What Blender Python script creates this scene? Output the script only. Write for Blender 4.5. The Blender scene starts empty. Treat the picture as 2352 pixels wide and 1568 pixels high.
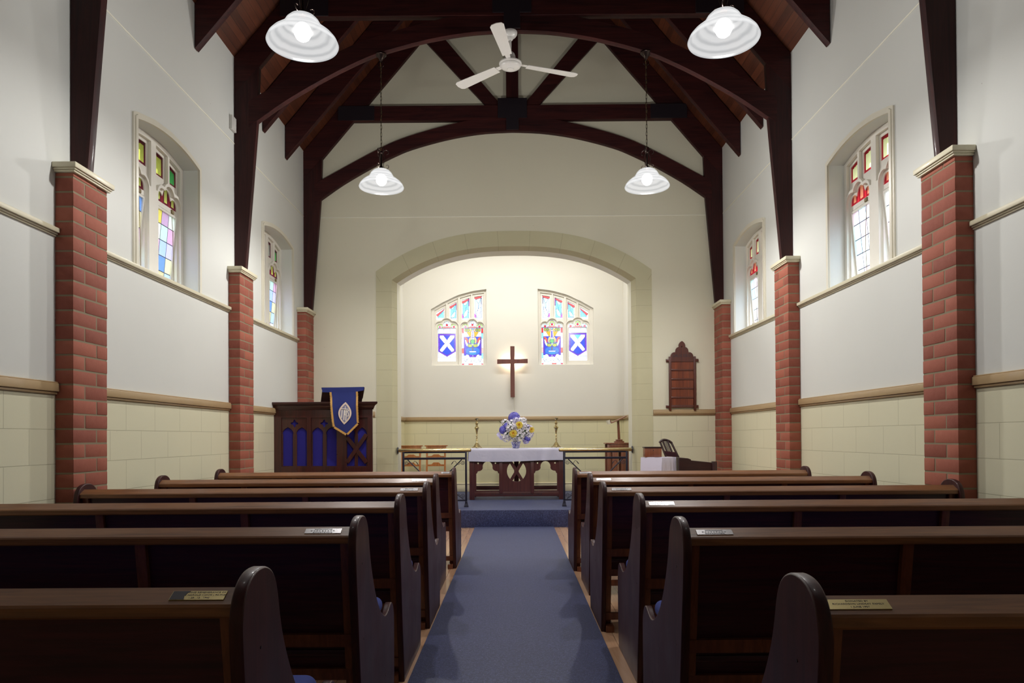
import bpy, bmesh, math, random
from mathutils import Vector, Matrix, Euler
random.seed(7)
PI = math.pi
S = bpy.context.scene
COL = S.collection
H = 1.11                      # camera height above the nave floor
# ---------------------------------------------------------------- measured camera
FPX, CX, CY, YAW, PITCH, ROLL = 1674.02, 1176.42, 986.63, -0.0024, 0.0098, 0.0067
def un(u, v, D):
    """point of the photograph at a known distance D -> world point"""
    a, b = u - CX, v - CY
    c, s = math.cos(ROLL), math.sin(ROLL)
    x, y = a * c - b * s, a * s + b * c
    X, Dd, Z = x / FPX, 1.0, -y / FPX
    c, s = math.cos(PITCH), math.sin(PITCH)
    Dd, Z = Dd * c - Z * s, Dd * s + Z * c
    c, s = math.cos(YAW), math.sin(YAW)
    X, Dd = X * c + Dd * s, -X * s + Dd * c
    t = D / Dd
    return (X * t, D, Z * t + H)

cam_d = bpy.data.cameras.new('camera'); cam = bpy.data.objects.new('camera', cam_d); COL.objects.link(cam)
def Rz(v):
    # world axes of the camera frame (forward, up) for the measured yaw / pitch / roll
    return v
cyw, syw = math.cos(YAW), math.sin(YAW); cp, sp = math.cos(PITCH), math.sin(PITCH); cr, sr = math.cos(ROLL), math.sin(ROLL)
ax = Vector((cyw, -syw, 0)); ad = Vector((syw, cyw, 0)); az = Vector((0, 0, 1))
fwd = ad * cp + az * sp
up0 = -ad * sp + az * cp
right = ax * cr - up0 * sr
up = ax * sr + up0 * cr
M = Matrix((right, up, -fwd)).transposed().to_4x4(); M.translation = Vector((0, 0, H))
cam.matrix_world = M
cam_d.sensor_fit = 'HORIZONTAL'; cam_d.sensor_width = 36.0; cam_d.lens = FPX / 2352 * 36.0
cam_d.shift_x = (1176 - CX) / 2352; cam_d.shift_y = (CY - 784) / 2352
cam_d.clip_start = 0.05; cam_d.clip_end = 200
S.camera = cam
S.view_settings.view_transform = 'Standard'; S.view_settings.look = 'None'; S.view_settings.gamma = 1
S.view_settings.use_curve_mapping = False
S.view_settings.exposure = 0.0
try:
    S.cycles.use_denoising = True
    S.cycles.max_bounces = 10; S.cycles.diffuse_bounces = 5; S.cycles.glossy_bounces = 3; S.cycles.transparent_max_bounces = 12
    S.cycles.sample_clamp_indirect = 6
    S.cycles.caustics_reflective = False; S.cycles.caustics_refractive = False
except Exception:
    pass

# ---------------------------------------------------------------- materials
def srgb(c):
    return tuple(((x / 255) / 12.92 if x / 255 <= 0.04045 else ((x / 255 + 0.055) / 1.055) ** 2.4) for x in c) + (1,)
class NT:
    def __init__(s, name):
        s.m = bpy.data.materials.new(name); s.m.use_nodes = True
        s.t = s.m.node_tree; s.t.nodes.clear()
        s.out = s.t.nodes.new('ShaderNodeOutputMaterial')
    def n(s, ty, **k):
        nd = s.t.nodes.new('ShaderNode' + ty)
        for a, b in k.items():
            if a.startswith('i_'):
                key = a[2:]
                key = int(key) if key.isdigit() else key.replace('_', ' ')
                nd.inputs[key].default_value = b
            else: setattr(nd, a, b)
        return nd
    def l(s, a, b): s.t.links.new(a, b)
    def math(s, op, a, b=None, clamp=False):
        nd = s.t.nodes.new('ShaderNodeMath'); nd.operation = op; nd.use_clamp = clamp
        for i, q in enumerate((a, b)):
            if q is None: continue
            if hasattr(q, 'is_output'): s.l(q, nd.inputs[i])
            else: nd.inputs[i].default_value = q
        return nd.outputs[0]
    def mix(s, f, a, b, blend='MIX'):
        nd = s.t.nodes.new('ShaderNodeMix'); nd.data_type = 'RGBA'; nd.blend_type = blend
        for i, q in ((0, f), (6, a), (7, b)):
            if hasattr(q, 'is_output'): s.l(q, nd.inputs[i])
            else: nd.inputs[i].default_value = q
        return nd.outputs[2]
    def ramp(s, f, pts):
        nd = s.t.nodes.new('ShaderNodeValToRGB'); e = nd.color_ramp.elements
        while len(e) < len(pts): e.new(0.5)
        for i, (p, c) in enumerate(pts): e[i].position = p; e[i].color = c
        s.l(f, nd.inputs[0]); return nd.outputs[0]
    def pr(s, **k):
        b = s.n('BsdfPrincipled'); s.l(b.outputs[0], s.out.inputs[0]); s.b = b
        for a, v in k.items():
            key = a.replace('_', ' ')
            if hasattr(v, 'is_output'): s.l(v, b.inputs[key])
            else: b.inputs[key].default_value = v
        return b
    def bump(s, h, st, dist=0.002):
        nd = s.n('Bump', i_Strength=st, i_Distance=dist); s.l(h, nd.inputs['Height']); s.l(nd.outputs[0], s.b.inputs['Normal'])
def coords(t, scale=(1, 1, 1), loc=(0, 0, 0)):
    tc = t.n('TexCoord'); mp = t.n('Mapping'); mp.inputs['Scale'].default_value = scale; mp.inputs['Location'].default_value = loc
    t.l(tc.outputs['Object'], mp.inputs[0]); return mp.outputs[0]
def noise(t, vec, sc, det=3, rough=.5, dist=0):
    nd = t.n('TexNoise'); nd.inputs['Scale'].default_value = sc; nd.inputs['Detail'].default_value = det
    nd.inputs['Roughness'].default_value = rough; nd.inputs['Distortion'].default_value = dist; t.l(vec, nd.inputs['Vector']); return nd.outputs[0]
def plain(name, c, rough=.5, metal=0, coat=0, spec=.5, var=0.0):
    t = NT(name); col = srgb(c)
    if var:
        n = noise(t, coords(t), 14, 4)
        col = t.mix(n, tuple(q * (1 - var) for q in col[:3]) + (1,), tuple(min(1, q * (1 + var)) for q in col[:3]) + (1,))
    b = t.pr(Base_Color=col, Roughness=rough, Metallic=metal)
    b.inputs['Coat Weight'].default_value = coat; b.inputs['Specular IOR Level'].default_value = spec
    return t.m
def wood(name, dark, light, axis=0, rough=.3, coat=.4, gs=1.0, spec=.5, scratch=0.0):
    t = NT(name)
    sc = [26 * gs] * 3; sc[axis] = 1.5 * gs
    v = coords(t, sc)
    n = noise(t, v, 1.0, 6, .62, 1.4)
    v2 = coords(t, [q * 5 for q in sc]); n2 = noise(t, v2, 1.0, 3)
    f = t.math('ADD', t.math('MULTIPLY', n, .75), t.math('MULTIPLY', n2, .25))
    c = t.ramp(f, [(.34, srgb(dark)), (.64, srgb(light))])
    if scratch:
        n3 = noise(t, coords(t, [3, 3, 3]), 3, 5, .7)
        c = t.mix(t.math('MULTIPLY', t.math('GREATER_THAN', n3, .66), scratch), c, srgb((150, 110, 75)))
    n4 = noise(t, coords(t), 5, 3)
    r = t.math('ADD', t.math('MULTIPLY', n4, .25), rough - .12)
    t.pr(Base_Color=c, Roughness=r); t.b.inputs['Coat Weight'].default_value = coat; t.b.inputs['Coat Roughness'].default_value = .12
    t.b.inputs['Specular IOR Level'].default_value = spec
    t.bump(n, .12, .001)
    return t.m
def wallpaint(name, axis, ph=(3.98, 1.17), bw=.4, alwaysblock=False, top=(216, 217, 212), low=(218, 214, 186)):
    """cream plaster above the dado, scored cream blocks below it; axis 0: wall runs along X, 1: along Y"""
    t = NT(name); tc = t.n('TexCoord'); sx = t.n('SeparateXYZ'); t.l(tc.outputs['Object'], sx.inputs[0])
    a, z = sx.outputs[axis], sx.outputs[2]
    cb = t.n('CombineXYZ'); t.l(t.math('SUBTRACT', a, ph[0] - 40 * bw), cb.inputs[0]); t.l(t.math('SUBTRACT', z, ph[1] - 4.0), cb.inputs[1])
    br = t.n('TexBrick'); br.offset = .5; br.squash = 1
    br.inputs['Color1'].default_value = (1, 1, 1, 1); br.inputs['Color2'].default_value = (1, 1, 1, 1); br.inputs['Mortar'].default_value = (0, 0, 0, 1)
    br.inputs['Scale'].default_value = 1; br.inputs['Mortar Size'].default_value = .0028; br.inputs['Mortar Smooth'].default_value = .3
    br.inputs['Brick Width'].default_value = bw; br.inputs['Row Height'].default_value = .2
    t.l(cb.outputs[0], br.inputs[0])
    below = t.math('LESS_THAN', z, 1.40) if not alwaysblock else t.math('LESS_THAN', z, 99)
    mort = t.math('MULTIPLY', br.outputs['Fac'], below)
    n = noise(t, tc.outputs['Object'], 1.3, 5, .6); n2 = noise(t, tc.outputs['Object'], 60, 2)
    cu = t.mix(t.math('MULTIPLY', n, .5), srgb(top), srgb(tuple(q - 13 for q in top)))
    cl = t.mix(t.math('MULTIPLY', n, .5), srgb(low), srgb(tuple(q - 12 for q in low)))
    # small scuffs and drill marks
    vo = t.n('TexVoronoi'); vo.inputs['Scale'].default_value = 4.2; t.l(tc.outputs['Object'], vo.inputs['Vector'])
    spot = t.math('LESS_THAN', vo.outputs['Distance'], .014)
    c = t.mix(below, cu, cl)
    c = t.mix(t.math('MULTIPLY', spot, .55), c, srgb((120, 105, 85)))
    c = t.mix(t.math('MULTIPLY', mort, .32), c, srgb((120, 112, 80)))
    t.pr(Base_Color=c, Roughness=.55); t.b.inputs['Specular IOR Level'].default_value = .35
    h = t.math('SUBTRACT', t.math('MULTIPLY', n2, .08), mort)
    t.bump(h, .5, .004)
    return t.m

CREAM = (214, 211, 196)
m_wallY = wallpaint('painted_wall_side', 1, (3.98, 1.17))
m_wallYR = wallpaint('painted_wall_side_right', 1, (8.63, 1.17), .42)
m_wallX = wallpaint('painted_wall_front', 0, (1.872, 1.17), top=(222, 218, 196))
m_chan = wallpaint('painted_wall_chancel', 0, (.567, .97), .4, top=(222, 219, 210), low=(222, 215, 178))
m_chanY = wallpaint('painted_wall_chancel_side', 1, (10.2, .97), .4, top=(222, 219, 210), low=(222, 215, 178))
m_white = plain('white_paint', (226, 222, 212), .45, var=.03)
m_cream = plain('cream_gloss_paint', (220, 215, 198), .35, coat=.2, var=.03)
m_dado = plain('tan_rail_paint', (176, 150, 112), .4, coat=.2, var=.05)
m_creamrail = plain('cream_rail_paint', (212, 205, 178), .4, coat=.2, var=.04)
m_cap = m_creamrail
m_skirt = plain('skirting_paint', (222, 212, 180), .4)
# arch surround: pale blocks, horizontal joints on the jambs and radial ones round the arch
def arch_mat():
    t = NT('arch_block_paint'); tc = t.n('TexCoord'); sx = t.n('SeparateXYZ'); t.l(tc.outputs['Object'], sx.inputs[0])
    x, z = sx.outputs[0], sx.outputs[2]
    zz = t.math('FRACT', t.math('MULTIPLY', t.math('SUBTRACT', z, -9.030), 5.0))
    jl = t.math('LESS_THAN', zz, .03)
    ang = t.math('ARCTAN2', t.math('SUBTRACT', x, .01), t.math('SUBTRACT', z, .35))
    aa = t.math('FRACT', t.math('ADD', t.math('MULTIPLY', ang, 8.1), 40.5))
    ja = t.math('LESS_THAN', aa, .018)
    low = t.math('LESS_THAN', z, 3.1)
    j = t.math('ADD', t.math('MULTIPLY', jl, low), t.math('MULTIPLY', ja, t.math('SUBTRACT', 1.0, low)))
    n = noise(t, tc.outputs['Object'], 2.5, 5, .6)
    c = t.mix(n, srgb((190, 185, 150)), srgb((202, 197, 163)))
    c = t.mix(t.math('MULTIPLY', j, .25), c, srgb((120, 112, 80)))
    t.pr(Base_Color=c, Roughness=.55); t.bump(t.math('SUBTRACT', 1.0, j), .4, .003)
    return t.m
m_arch = arch_mat()
m_reveal = plain('lit_reveal_paint', (216, 212, 192), .5, var=.03)  # pale tone holds the light falling on the reveal

W_DARK = wood('dark_stained_beam', (34, 12, 15), (66, 26, 24), 0, .6, .03, .7, .22)
W_DARKZ = wood('dark_stained_post', (32, 11, 14), (62, 24, 22), 2, .55, .05, .7, .25)
W_PLATE = plain('black_gusset_paint', (24, 16, 24), .5)
W_END = wood('mahogany_end', (40, 16, 19), (70, 29, 28), 2, .46, .10, 1.0, .3)
W_PANEL = wood('mahogany_panel', (38, 12, 26), (70, 25, 38), 0, .45, .15, 1.2, .4)
W_RAIL = wood('worn_oak_rail', (98, 60, 34), (142, 94, 56), 0, .42, .2, 1.2)
W_STILE = wood('brown_stile', (92, 48, 30), (128, 74, 46), 2, .42, .2, 1.2)
W_PULP = wood('pulpit_wood', (38, 13, 15), (72, 28, 24), 2, .32, .45, 1.0)
W_PULPX = wood('pulpit_rail_wood', (36, 13, 16), (64, 25, 24), 0, .32, .45, 1.0)
W_TABLE = wood('table_wood', (70, 34, 34), (98, 52, 48), 2, .35, .4, 1.0)
W_TABLEX = wood('table_rail_wood', (68, 33, 33), (92, 48, 44), 0, .35, .4, 1.0)
W_CHAIR = wood('honey_chair_wood', (150, 92, 46), (186, 124, 70), 2, .35, .3, 1.0)
W_CROSS = wood('cross_wood', (92, 52, 46), (116, 70, 60), 2, .45, .1, 1.0)
W_HYMN = wood('hymn_board_frame', (70, 32, 24), (96, 46, 32), 2, .4, .3, 1.2)
W_HYMNP = wood('hymn_board_panel', (84, 36, 20), (132, 62, 30), 2, .4, .3, .9)
W_STAND = wood('stand_wood', (110, 62, 42), (142, 84, 58), 2, .4, .3, 1.0)
W_BLACK = wood('black_stained_wood', (34, 14, 16), (54, 24, 24), 0, .35, .3, 1.0)
m_iron = plain('dark_iron', (38, 36, 52), .4, .3)
m_bronze = plain('dark_bronze', (58, 48, 44), .28, .9)
m_brass = plain('polished_brass', (188, 170, 124), .2, 1.0)
m_brassplaque = plain('dull_brass_plaque', (196, 180, 130), .3, .85)
m_silver = plain('silver_plaque', (200, 198, 200), .25, .9)
m_ink = plain('engraving_ink', (48, 40, 50), .5)
m_goldtx = plain('gold_thread', (196, 150, 78), .7, var=.2)
m_blue = plain('blue_cloth', (28, 40, 108), .85, var=.12)
m_bluep = plain('blue_panel_cloth', (34, 28, 130), .9, var=.1)
m_cush = plain('blue_cushion_cloth', (44, 58, 132), .9, var=.1)
m_cord = plain('brown_cord', (120, 104, 62), .6)
m_plastic = plain('white_plastic', (206, 203, 198), .4)
m_fan = plain('fan_enamel', (224, 222, 218), .3, coat=.3)
def cloth_mat(name, c):
    t = NT(name); v = coords(t); n = noise(t, v, 4.5, 2, .5, 1.2); w = noise(t, v, 160, 1)
    t.pr(Base_Color=srgb(c), Roughness=.85); t.bump(t.math('ADD', n, t.math('MULTIPLY', w, .03)), .28, .02); return t.m
m_bead = plain('bead_paint', (244, 242, 226), .5)
m_linen = cloth_mat('white_linen', (208, 206, 226))
# floor boards
t = NT('floor_boards'); tc = t.n('TexCoord'); sx = t.n('SeparateXYZ'); t.l(tc.outputs['Object'], sx.inputs[0])
bx_ = t.math('MULTIPLY', sx.outputs[0], 11.0)
wn = t.n('TexWhiteNoise'); wn.noise_dimensions = '1D'; t.l(t.math('FLOOR', bx_), wn.inputs['W'])
n = noise(t, coords(t, (30, 1.5, 30)), 1.0, 5, .6, 1)
f = t.math('ADD', t.math('MULTIPLY', n, .6), t.math('MULTIPLY', wn.outputs[0], .4))
c = t.ramp(f, [(.25, srgb((184, 138, 106))), (.75, srgb((220, 180, 146)))])
gap = t.math('LESS_THAN', t.math('FRACT', bx_), .03)
c = t.mix(t.math('MULTIPLY', gap, .7), c, srgb((70, 44, 30)))
t.pr(Base_Color=c, Roughness=.2); t.b.inputs['Coat Weight'].default_value = .5; t.b.inputs['Coat Roughness'].default_value = .15
m_floor = t.m
# carpet
def carpet(name, a, b, c3):
    t = NT(name); v = coords(t); n = noise(t, v, 210, 2, .75); n2 = noise(t, v, 75, 4, .8); n3 = noise(t, v, 2.2, 4, .6)
    f = t.math('ADD', t.math('MULTIPLY', n, .55), t.math('MULTIPLY', n2, .45))
    c = t.ramp(f, [(.40, srgb(a)), (.52, srgb(b)), (.62, srgb(c3))])
    c = t.mix(t.math('MULTIPLY', n3, .5), c, srgb(a))
    b_ = t.pr(Base_Color=c, Roughness=.6); b_.inputs['Specular IOR Level'].default_value = .5
    b_.inputs['Sheen Weight'].default_value = .4; b_.inputs['Sheen Roughness'].default_value = .35; b_.inputs['Sheen Tint'].default_value = srgb((170, 185, 225))
    t.bump(f, .8, .004); return t.m
m_runner = carpet('blue_runner_pile', (24, 27, 60), (50, 56, 102), (100, 106, 156))
m_step = carpet('blue_platform_pile', (22, 26, 58), (46, 54, 98), (92, 100, 150))
# boards of the roof lining (run along the nave)
t = NT('roof_lining'); tc = t.n('TexCoord'); sx = t.n('SeparateXYZ'); t.l(tc.outputs['Object'], sx.inputs[0])
zz = t.math('MULTIPLY', sx.outputs[2], 1 / .054)
wn = t.n('TexWhiteNoise'); wn.noise_dimensions = '1D'; t.l(t.math('FLOOR', zz), wn.inputs['W'])
n = noise(t, coords(t, (26, 1.3, 26)), 1.0, 5, .6, 1)
f = t.math('ADD', t.math('MULTIPLY', n, .65), t.math('MULTIPLY', wn.outputs[0], .35))
c = t.ramp(f, [(.25, srgb((60, 28, 17))), (.8, srgb((106, 56, 33)))])
gap = t.math('LESS_THAN', t.math('FRACT', zz), .07)
c = t.mix(t.math('MULTIPLY', gap, .65), c, srgb((24, 10, 8)))
t.pr(Base_Color=c, Roughness=.5); m_roof = t.m
# brick: colour from a per-face attribute
t = NT('red_brick'); at = t.n('VertexColor', layer_name='Col'); n = noise(t, coords(t), 30, 5, .65)
c = t.mix(t.math('MULTIPLY', n, .55), at.outputs[0], srgb((196, 124, 104)), 'MIX')
c = t.mix(.5, c, at.outputs[0])
t.pr(Base_Color=c, Roughness=.8); t.bump(noise(t, coords(t), 120, 3), .3, .002); m_brick = t.m
m_mortar = plain('mortar', (136, 122, 98), .9, var=.1)
# coloured glass: colour from attribute, lit by the daylight behind it
t = NT('stained_glass'); at = t.n('VertexColor', layer_name='Col')
tr = t.n('BsdfTransparent'); tl = t.n('BsdfTranslucent'); gl = t.n('BsdfGlossy', i_Roughness=.15)
n = noise(t, coords(t), 45, 3, .6); cc = t.mix(t.math('MULTIPLY', n, .35), at.outputs[0], (1, 1, 1, 1), 'SOFT_LIGHT')
t.l(cc, tr.inputs[0]); t.l(cc, tl.inputs[0])
ms = t.n('MixShader', i_0=.30); t.l(tr.outputs[0], ms.inputs[1]); t.l(tl.outputs[0], ms.inputs[2])
m2 = t.n('MixShader', i_0=.04); t.l(ms.outputs[0], m2.inputs[1]); t.l(gl.outputs[0], m2.inputs[2])
t.l(m2.outputs[0], t.out.inputs[0]); m_glass = t.m
# alabaster lamp shade and bulb (both give light)
t = NT('lamp_glass'); tc = t.n('TexCoord'); w = t.n('TexWave'); w.bands_direction = 'Z'; w.inputs['Scale'].default_value = 9
w.inputs['Distortion'].default_value = 1.6; w.inputs['Detail'].default_value = 1; w.inputs['Detail Scale'].default_value = 1.0
t.l(tc.outputs['Object'], w.inputs[0])
c = t.ramp(w.outputs[1], [(.0, (.72, .73, .74, 1)), (.6, (1, 1, 1, 1))])
e = t.n('Emission', i_Strength=.98); t.l(c, e.inputs[0]); tr = t.n('BsdfTransparent', i_Color=(1, 1, 1, 1)); gl = t.n('BsdfGlossy', i_Roughness=.15)
ms = t.n('MixShader', i_0=.48); t.l(tr.outputs[0], ms.inputs[1]); t.l(e.outputs[0], ms.inputs[2])
m2 = t.n('MixShader', i_0=.015); t.l(ms.outputs[0], m2.inputs[1]); t.l(gl.outputs[0], m2.inputs[2]); t.l(m2.outputs[0], t.out.inputs[0])
m_shade = t.m
def emit(name, c, s):
    t = NT(name); e = t.n('Emission', i_Color=c + (1,), i_Strength=s); t.l(e.outputs[0], t.out.inputs[0]); return t.m
t = NT('bulb_glow'); e = t.n('Emission', i_Color=(1, .98, .94, 1), i_Strength=6); tr = t.n('BsdfTransparent'); a_ = t.n('AddShader')
t.l(e.outputs[0], a_.inputs[0]); t.l(tr.outputs[0], a_.inputs[1]); t.l(a_.outputs[0], t.out.inputs[0]); m_bulb = t.m
m_strip = emit('warm_strip_light', (1, .82, .58), 75)
# petals and leaves
m_petw = plain('white_petal', (236, 232, 240), .6, var=.04); m_petl = plain('lavender_petal', (206, 200, 236), .6)
m_petb = plain('blue_petal', (120, 116, 214), .6, var=.18); m_pety = plain('yellow_petal', (230, 206, 84), .55, var=.08)
m_peto = plain('orange_petal', (216, 164, 60), .55); m_leaf = plain('flower_leaf', (58, 84, 46), .6, var=.25)
t = NT('blue_white_porcelain'); n = noise(t, coords(t), 42, 3, .7, 1.5)
c = t.ramp(n, [(.47, srgb((66, 70, 170))), (.53, srgb((226, 226, 240)))]); t.pr(Base_Color=c, Roughness=.15); t.b.inputs['Coat Weight'].default_value = .6
m_porc = t.m

# ---------------------------------------------------------------- mesh building
class MB:
    def __init__(s): s.v = []; s.f = []; s.m = []; s.mats = []; s.c = None
    def _mi(s, mat):
        if mat is None: return 0
        if mat not in s.mats: s.mats.append(mat)
        return s.mats.index(mat)
    def add(s, vs, fs, mat=None, col=None):
        o = len(s.v); s.v += [tuple(q) for q in vs]; k = s._mi(mat)
        for f in fs: s.f.append([o + i for i in f]); s.m.append(k)
        if col is not None:
            if s.c is None: s.c = [(1, 1, 1, 1)] * (len(s.f) - len(fs))
        if s.c is not None: s.c += [col or (1, 1, 1, 1)] * len(fs)
        return s
    def box(s, x0, x1, y0, y1, z0, z1, b=0, mat=None, col=None):
        x0, x1 = sorted((x0, x1)); y0, y1 = sorted((y0, y1)); z0, z1 = sorted((z0, z1))
        if b <= 0:
            vs = [(x, y, z) for x in (x0, x1) for y in (y0, y1) for z in (z0, z1)]
            return s.add(vs, [(0, 1, 3, 2), (4, 6, 7, 5), (0, 4, 5, 1), (2, 3, 7, 6), (0, 2, 6, 4), (1, 5, 7, 3)], mat, col)
        bm = bmesh.new(); bmesh.ops.create_cube(bm, size=1)
        for v in bm.verts: v.co = Vector(((x0 + x1) / 2 + v.co.x * (x1 - x0), (y0 + y1) / 2 + v.co.y * (y1 - y0), (z0 + z1) / 2 + v.co.z * (z1 - z0)))
        bmesh.ops.bevel(bm, geom=list(bm.edges), offset=min(b, .45 * min(x1 - x0, y1 - y0, z1 - z0)), segments=2, profile=.5, affect='EDGES')
        return s.bm(bm, mat, col)
    def bm(s, bm, mat=None, col=None, mx=None):
        bm.verts.index_update()
        vs = [(mx @ v.co if mx else v.co.copy()) for v in bm.verts]; fs = [[v.index for v in f.verts] for f in bm.faces]
        bm.free(); return s.add(vs, fs, mat, col)
    def me(s, me, mx=None, mat=None, col=None):
        vs = [(mx @ v.co if mx else v.co.copy()) for v in me.vertices]; fs = [list(p.vertices) for p in me.polygons]
        s.add(vs, fs, mat, col); bpy.data.meshes.remove(me); return s
    def prism(s, pts, d0, d1, fr, mat=None, bevel=0, holes=()):
        """outline (and holes) in the plane of the frame fr, from depth d0 to d1 behind it"""
        cu = bpy.data.curves.new('c', 'CURVE'); cu.dimensions = '2D'; cu.fill_mode = 'BOTH'
        for lp in [pts] + list(holes):
            sp_ = cu.splines.new('POLY'); sp_.points.add(len(lp) - 1)
            for i, (a, b) in enumerate(lp): sp_.points[i].co = (a, b, 0, 1)
            sp_.use_cyclic_u = True
        cu.extrude = abs(d1 - d0) / 2 - bevel; cu.bevel_depth = bevel; cu.bevel_resolution = 1 if bevel else 0; cu.offset = -bevel
        ob = bpy.data.objects.new('c', cu); me = bpy.data.meshes.new_from_object(ob)
        mx = fr @ Matrix.Translation((0, 0, -(d0 + d1) / 2))
        s.me(me, mx, mat); bpy.data.objects.remove(ob); bpy.data.curves.remove(cu); return s
    def tube(s, pts, r, mat=None, cyc=False, res=3, smooth=False, radii=None):
        cu = bpy.data.curves.new('c', 'CURVE'); cu.dimensions = '3D'; cu.bevel_depth = r; cu.bevel_resolution = res; cu.use_fill_caps = True
        sp_ = cu.splines.new('NURBS' if smooth else 'POLY'); sp_.points.add(len(pts) - 1)
        for i, p in enumerate(pts):
            sp_.points[i].co = tuple(p) + (1,)
            if radii: sp_.points[i].radius = radii[i]
        sp_.use_cyclic_u = cyc
        if smooth: sp_.order_u = 4; sp_.use_endpoint_u = not cyc; sp_.resolution_u = 4
        ob = bpy.data.objects.new('c', cu); me = bpy.data.meshes.new_from_object(ob)
        s.me(me, None, mat); bpy.data.objects.remove(ob); bpy.data.curves.remove(cu); return s
    def text(s, body, size, fr, mat=None, ext=.0008, align='CENTER', sx=1.0):
        cu = bpy.data.curves.new('t', 'FONT'); cu.body = body; cu.size = size; cu.align_x = align; cu.align_y = 'CENTER'; cu.extrude = ext; cu.resolution_u = 2
        ob = bpy.data.objects.new('t', cu); me = bpy.data.meshes.new_from_object(ob)
        s.me(me, fr @ Matrix.Diagonal((sx, 1, 1, 1)), mat); bpy.data.objects.remove(ob); bpy.data.curves.remove(cu); return s
    def lathe(s, prof, c, n=32, mat=None, mx=None):
        """prof: list of (radius, z) from c"""
        vs = []; fs = []; k = len(prof)
        for i in range(n):
            a = 2 * PI * i / n
            for r, z in prof:
                p = Vector((r * math.cos(a), r * math.sin(a), z))
                if mx: p = mx @ p
                vs.append(Vector(c) + p)
        for i in range(n):
            j = (i + 1) % n
            for q in range(k - 1): fs.append((i * k + q, j * k + q, j * k + q + 1, i * k + q + 1))
        s.add(vs, fs, mat)
        if prof[0][0] > 1e-4: s.add([vs[i * k] for i in range(n)][::-1], [tuple(range(n))], mat)
        if prof[-1][0] > 1e-4: s.add([vs[i * k + k - 1] for i in range(n)], [tuple(range(n))], mat)
        return s
    def ball(s, c, r, mat=None, sub=2, sc=(1, 1, 1)):
        bm = bmesh.new(); bmesh.ops.create_icosphere(bm, subdivisions=sub, radius=r)
        return s.bm(bm, mat, None, Matrix.Translation(c) @ Matrix.Diagonal(tuple(sc) + (1,)))
    def torus(s, c, R, r, mat=None, mx=None, n=14, k=6, sc=(1, 1, 1)):
        vs = []; fs = []
        for i in range(n):
            a = 2 * PI * i / n
            for j in range(k):
                b = 2 * PI * j / k
                p = Vector(((R + r * math.cos(b)) * math.cos(a) * sc[0], (R + r * math.cos(b)) * math.sin(a) * sc[1], r * math.sin(b)))
                vs.append(Vector(c) + (mx @ p if mx else p))
        for i in range(n):
            for j in range(k): fs.append((i * k + j, ((i + 1) % n) * k + j, ((i + 1) % n) * k + (j + 1) % k, i * k + (j + 1) % k))
        return s.add(vs, fs, mat)
BASE = {}
def obj(name, mb, mat=None, parent=None, smooth=38, at=None):
    """ONE mesh object; at = its origin (world); children take the origin of their thing"""
    o0 = BASE[parent] if parent is not None else Vector(at if at is not None else (0, 0, 0))
    me = bpy.data.meshes.new(name)
    me.from_pydata([tuple(Vector(v) - o0) for v in mb.v], [], mb.f)
    for m in ([mat] if mat and not mb.mats else mb.mats): me.materials.append(m)
    if mb.mats: me.polygons.foreach_set('material_index', mb.m)
    if mb.c is not None:
        ca = me.color_attributes.new('Col', 'FLOAT_COLOR', 'CORNER'); arr = []
        for p, c in zip(me.polygons, mb.c): arr += list(c) * p.loop_total
        ca.data.foreach_set('color', arr)
    if smooth:
        me.polygons.foreach_set('use_smooth', [True] * len(me.polygons))
        me.set_sharp_from_angle(angle=math.radians(smooth))
    me.update()
    o = bpy.data.objects.new(name, me); COL.objects.link(o)
    if parent is not None: o.parent = parent
    else: o.location = o0
    BASE[o] = o0
    return o
def tag(o, label, cat, group=None, kind=None):
    if label: o['label'] = label
    if cat: o['category'] = cat
    if group: o['group'] = group
    if kind: o['kind'] = kind
    return o
def thing(name, loc, label, cat, group=None):
    o = bpy.data.objects.new(name, None); COL.objects.link(o); o.location = loc; o.empty_display_size = .1; BASE[o] = Vector(loc)
    return tag(o, label, cat, group)
def struct(name, mb, mat=None, parent=None, label=None, smooth=38):
    o = obj(name, mb, mat, parent, smooth)
    if parent is None: o['kind'] = 'structure'
    if label: o['label'] = label
    return o
def copy_thing(root, loc, label=None, rotz=None):
    r = root.copy(); COL.objects.link(r); r.location = loc
    if rotz is not None: r.rotation_euler = (0, 0, rotz)
    if label: r['label'] = label
    for ch in list(root.children):
        c = ch.copy(); COL.objects.link(c); c.parent = r
        for g in list(ch.children):
            d = g.copy(); COL.objects.link(d); d.parent = c
    BASE[r] = Vector(loc)
    return r
def frame(o, r, n_out=None, upv=(0, 0, 1)):
    """frame whose x axis runs along r, y axis along upv; depth runs behind the plane"""
    r = Vector(r).normalized(); u = Vector(upv).normalized(); n = r.cross(u)
    m = Matrix((r, u, n)).transposed().to_4x4(); m.translation = Vector(o); return m
FX = frame((0, 0, 0), (1, 0, 0))         # plane XZ seen from the nave (depth = +Y)
def FXat(y): return frame((0, y, 0), (1, 0, 0))
FY = lambda x: frame((x, 0, 0), (0, 1, 0))   # plane YZ, a = Y, depth = -X
def arcpts(cx_, cz_, r, a0, a1, n):
    return [(cx_ + r * math.cos(a0 + (a1 - a0) * i / n), cz_ + r * math.sin(a0 + (a1 - a0) * i / n)) for i in range(n + 1)]
def rect(x0, x1, z0, z1): return [(x0, z0), (x1, z0), (x1, z1), (x0, z1)]
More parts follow.
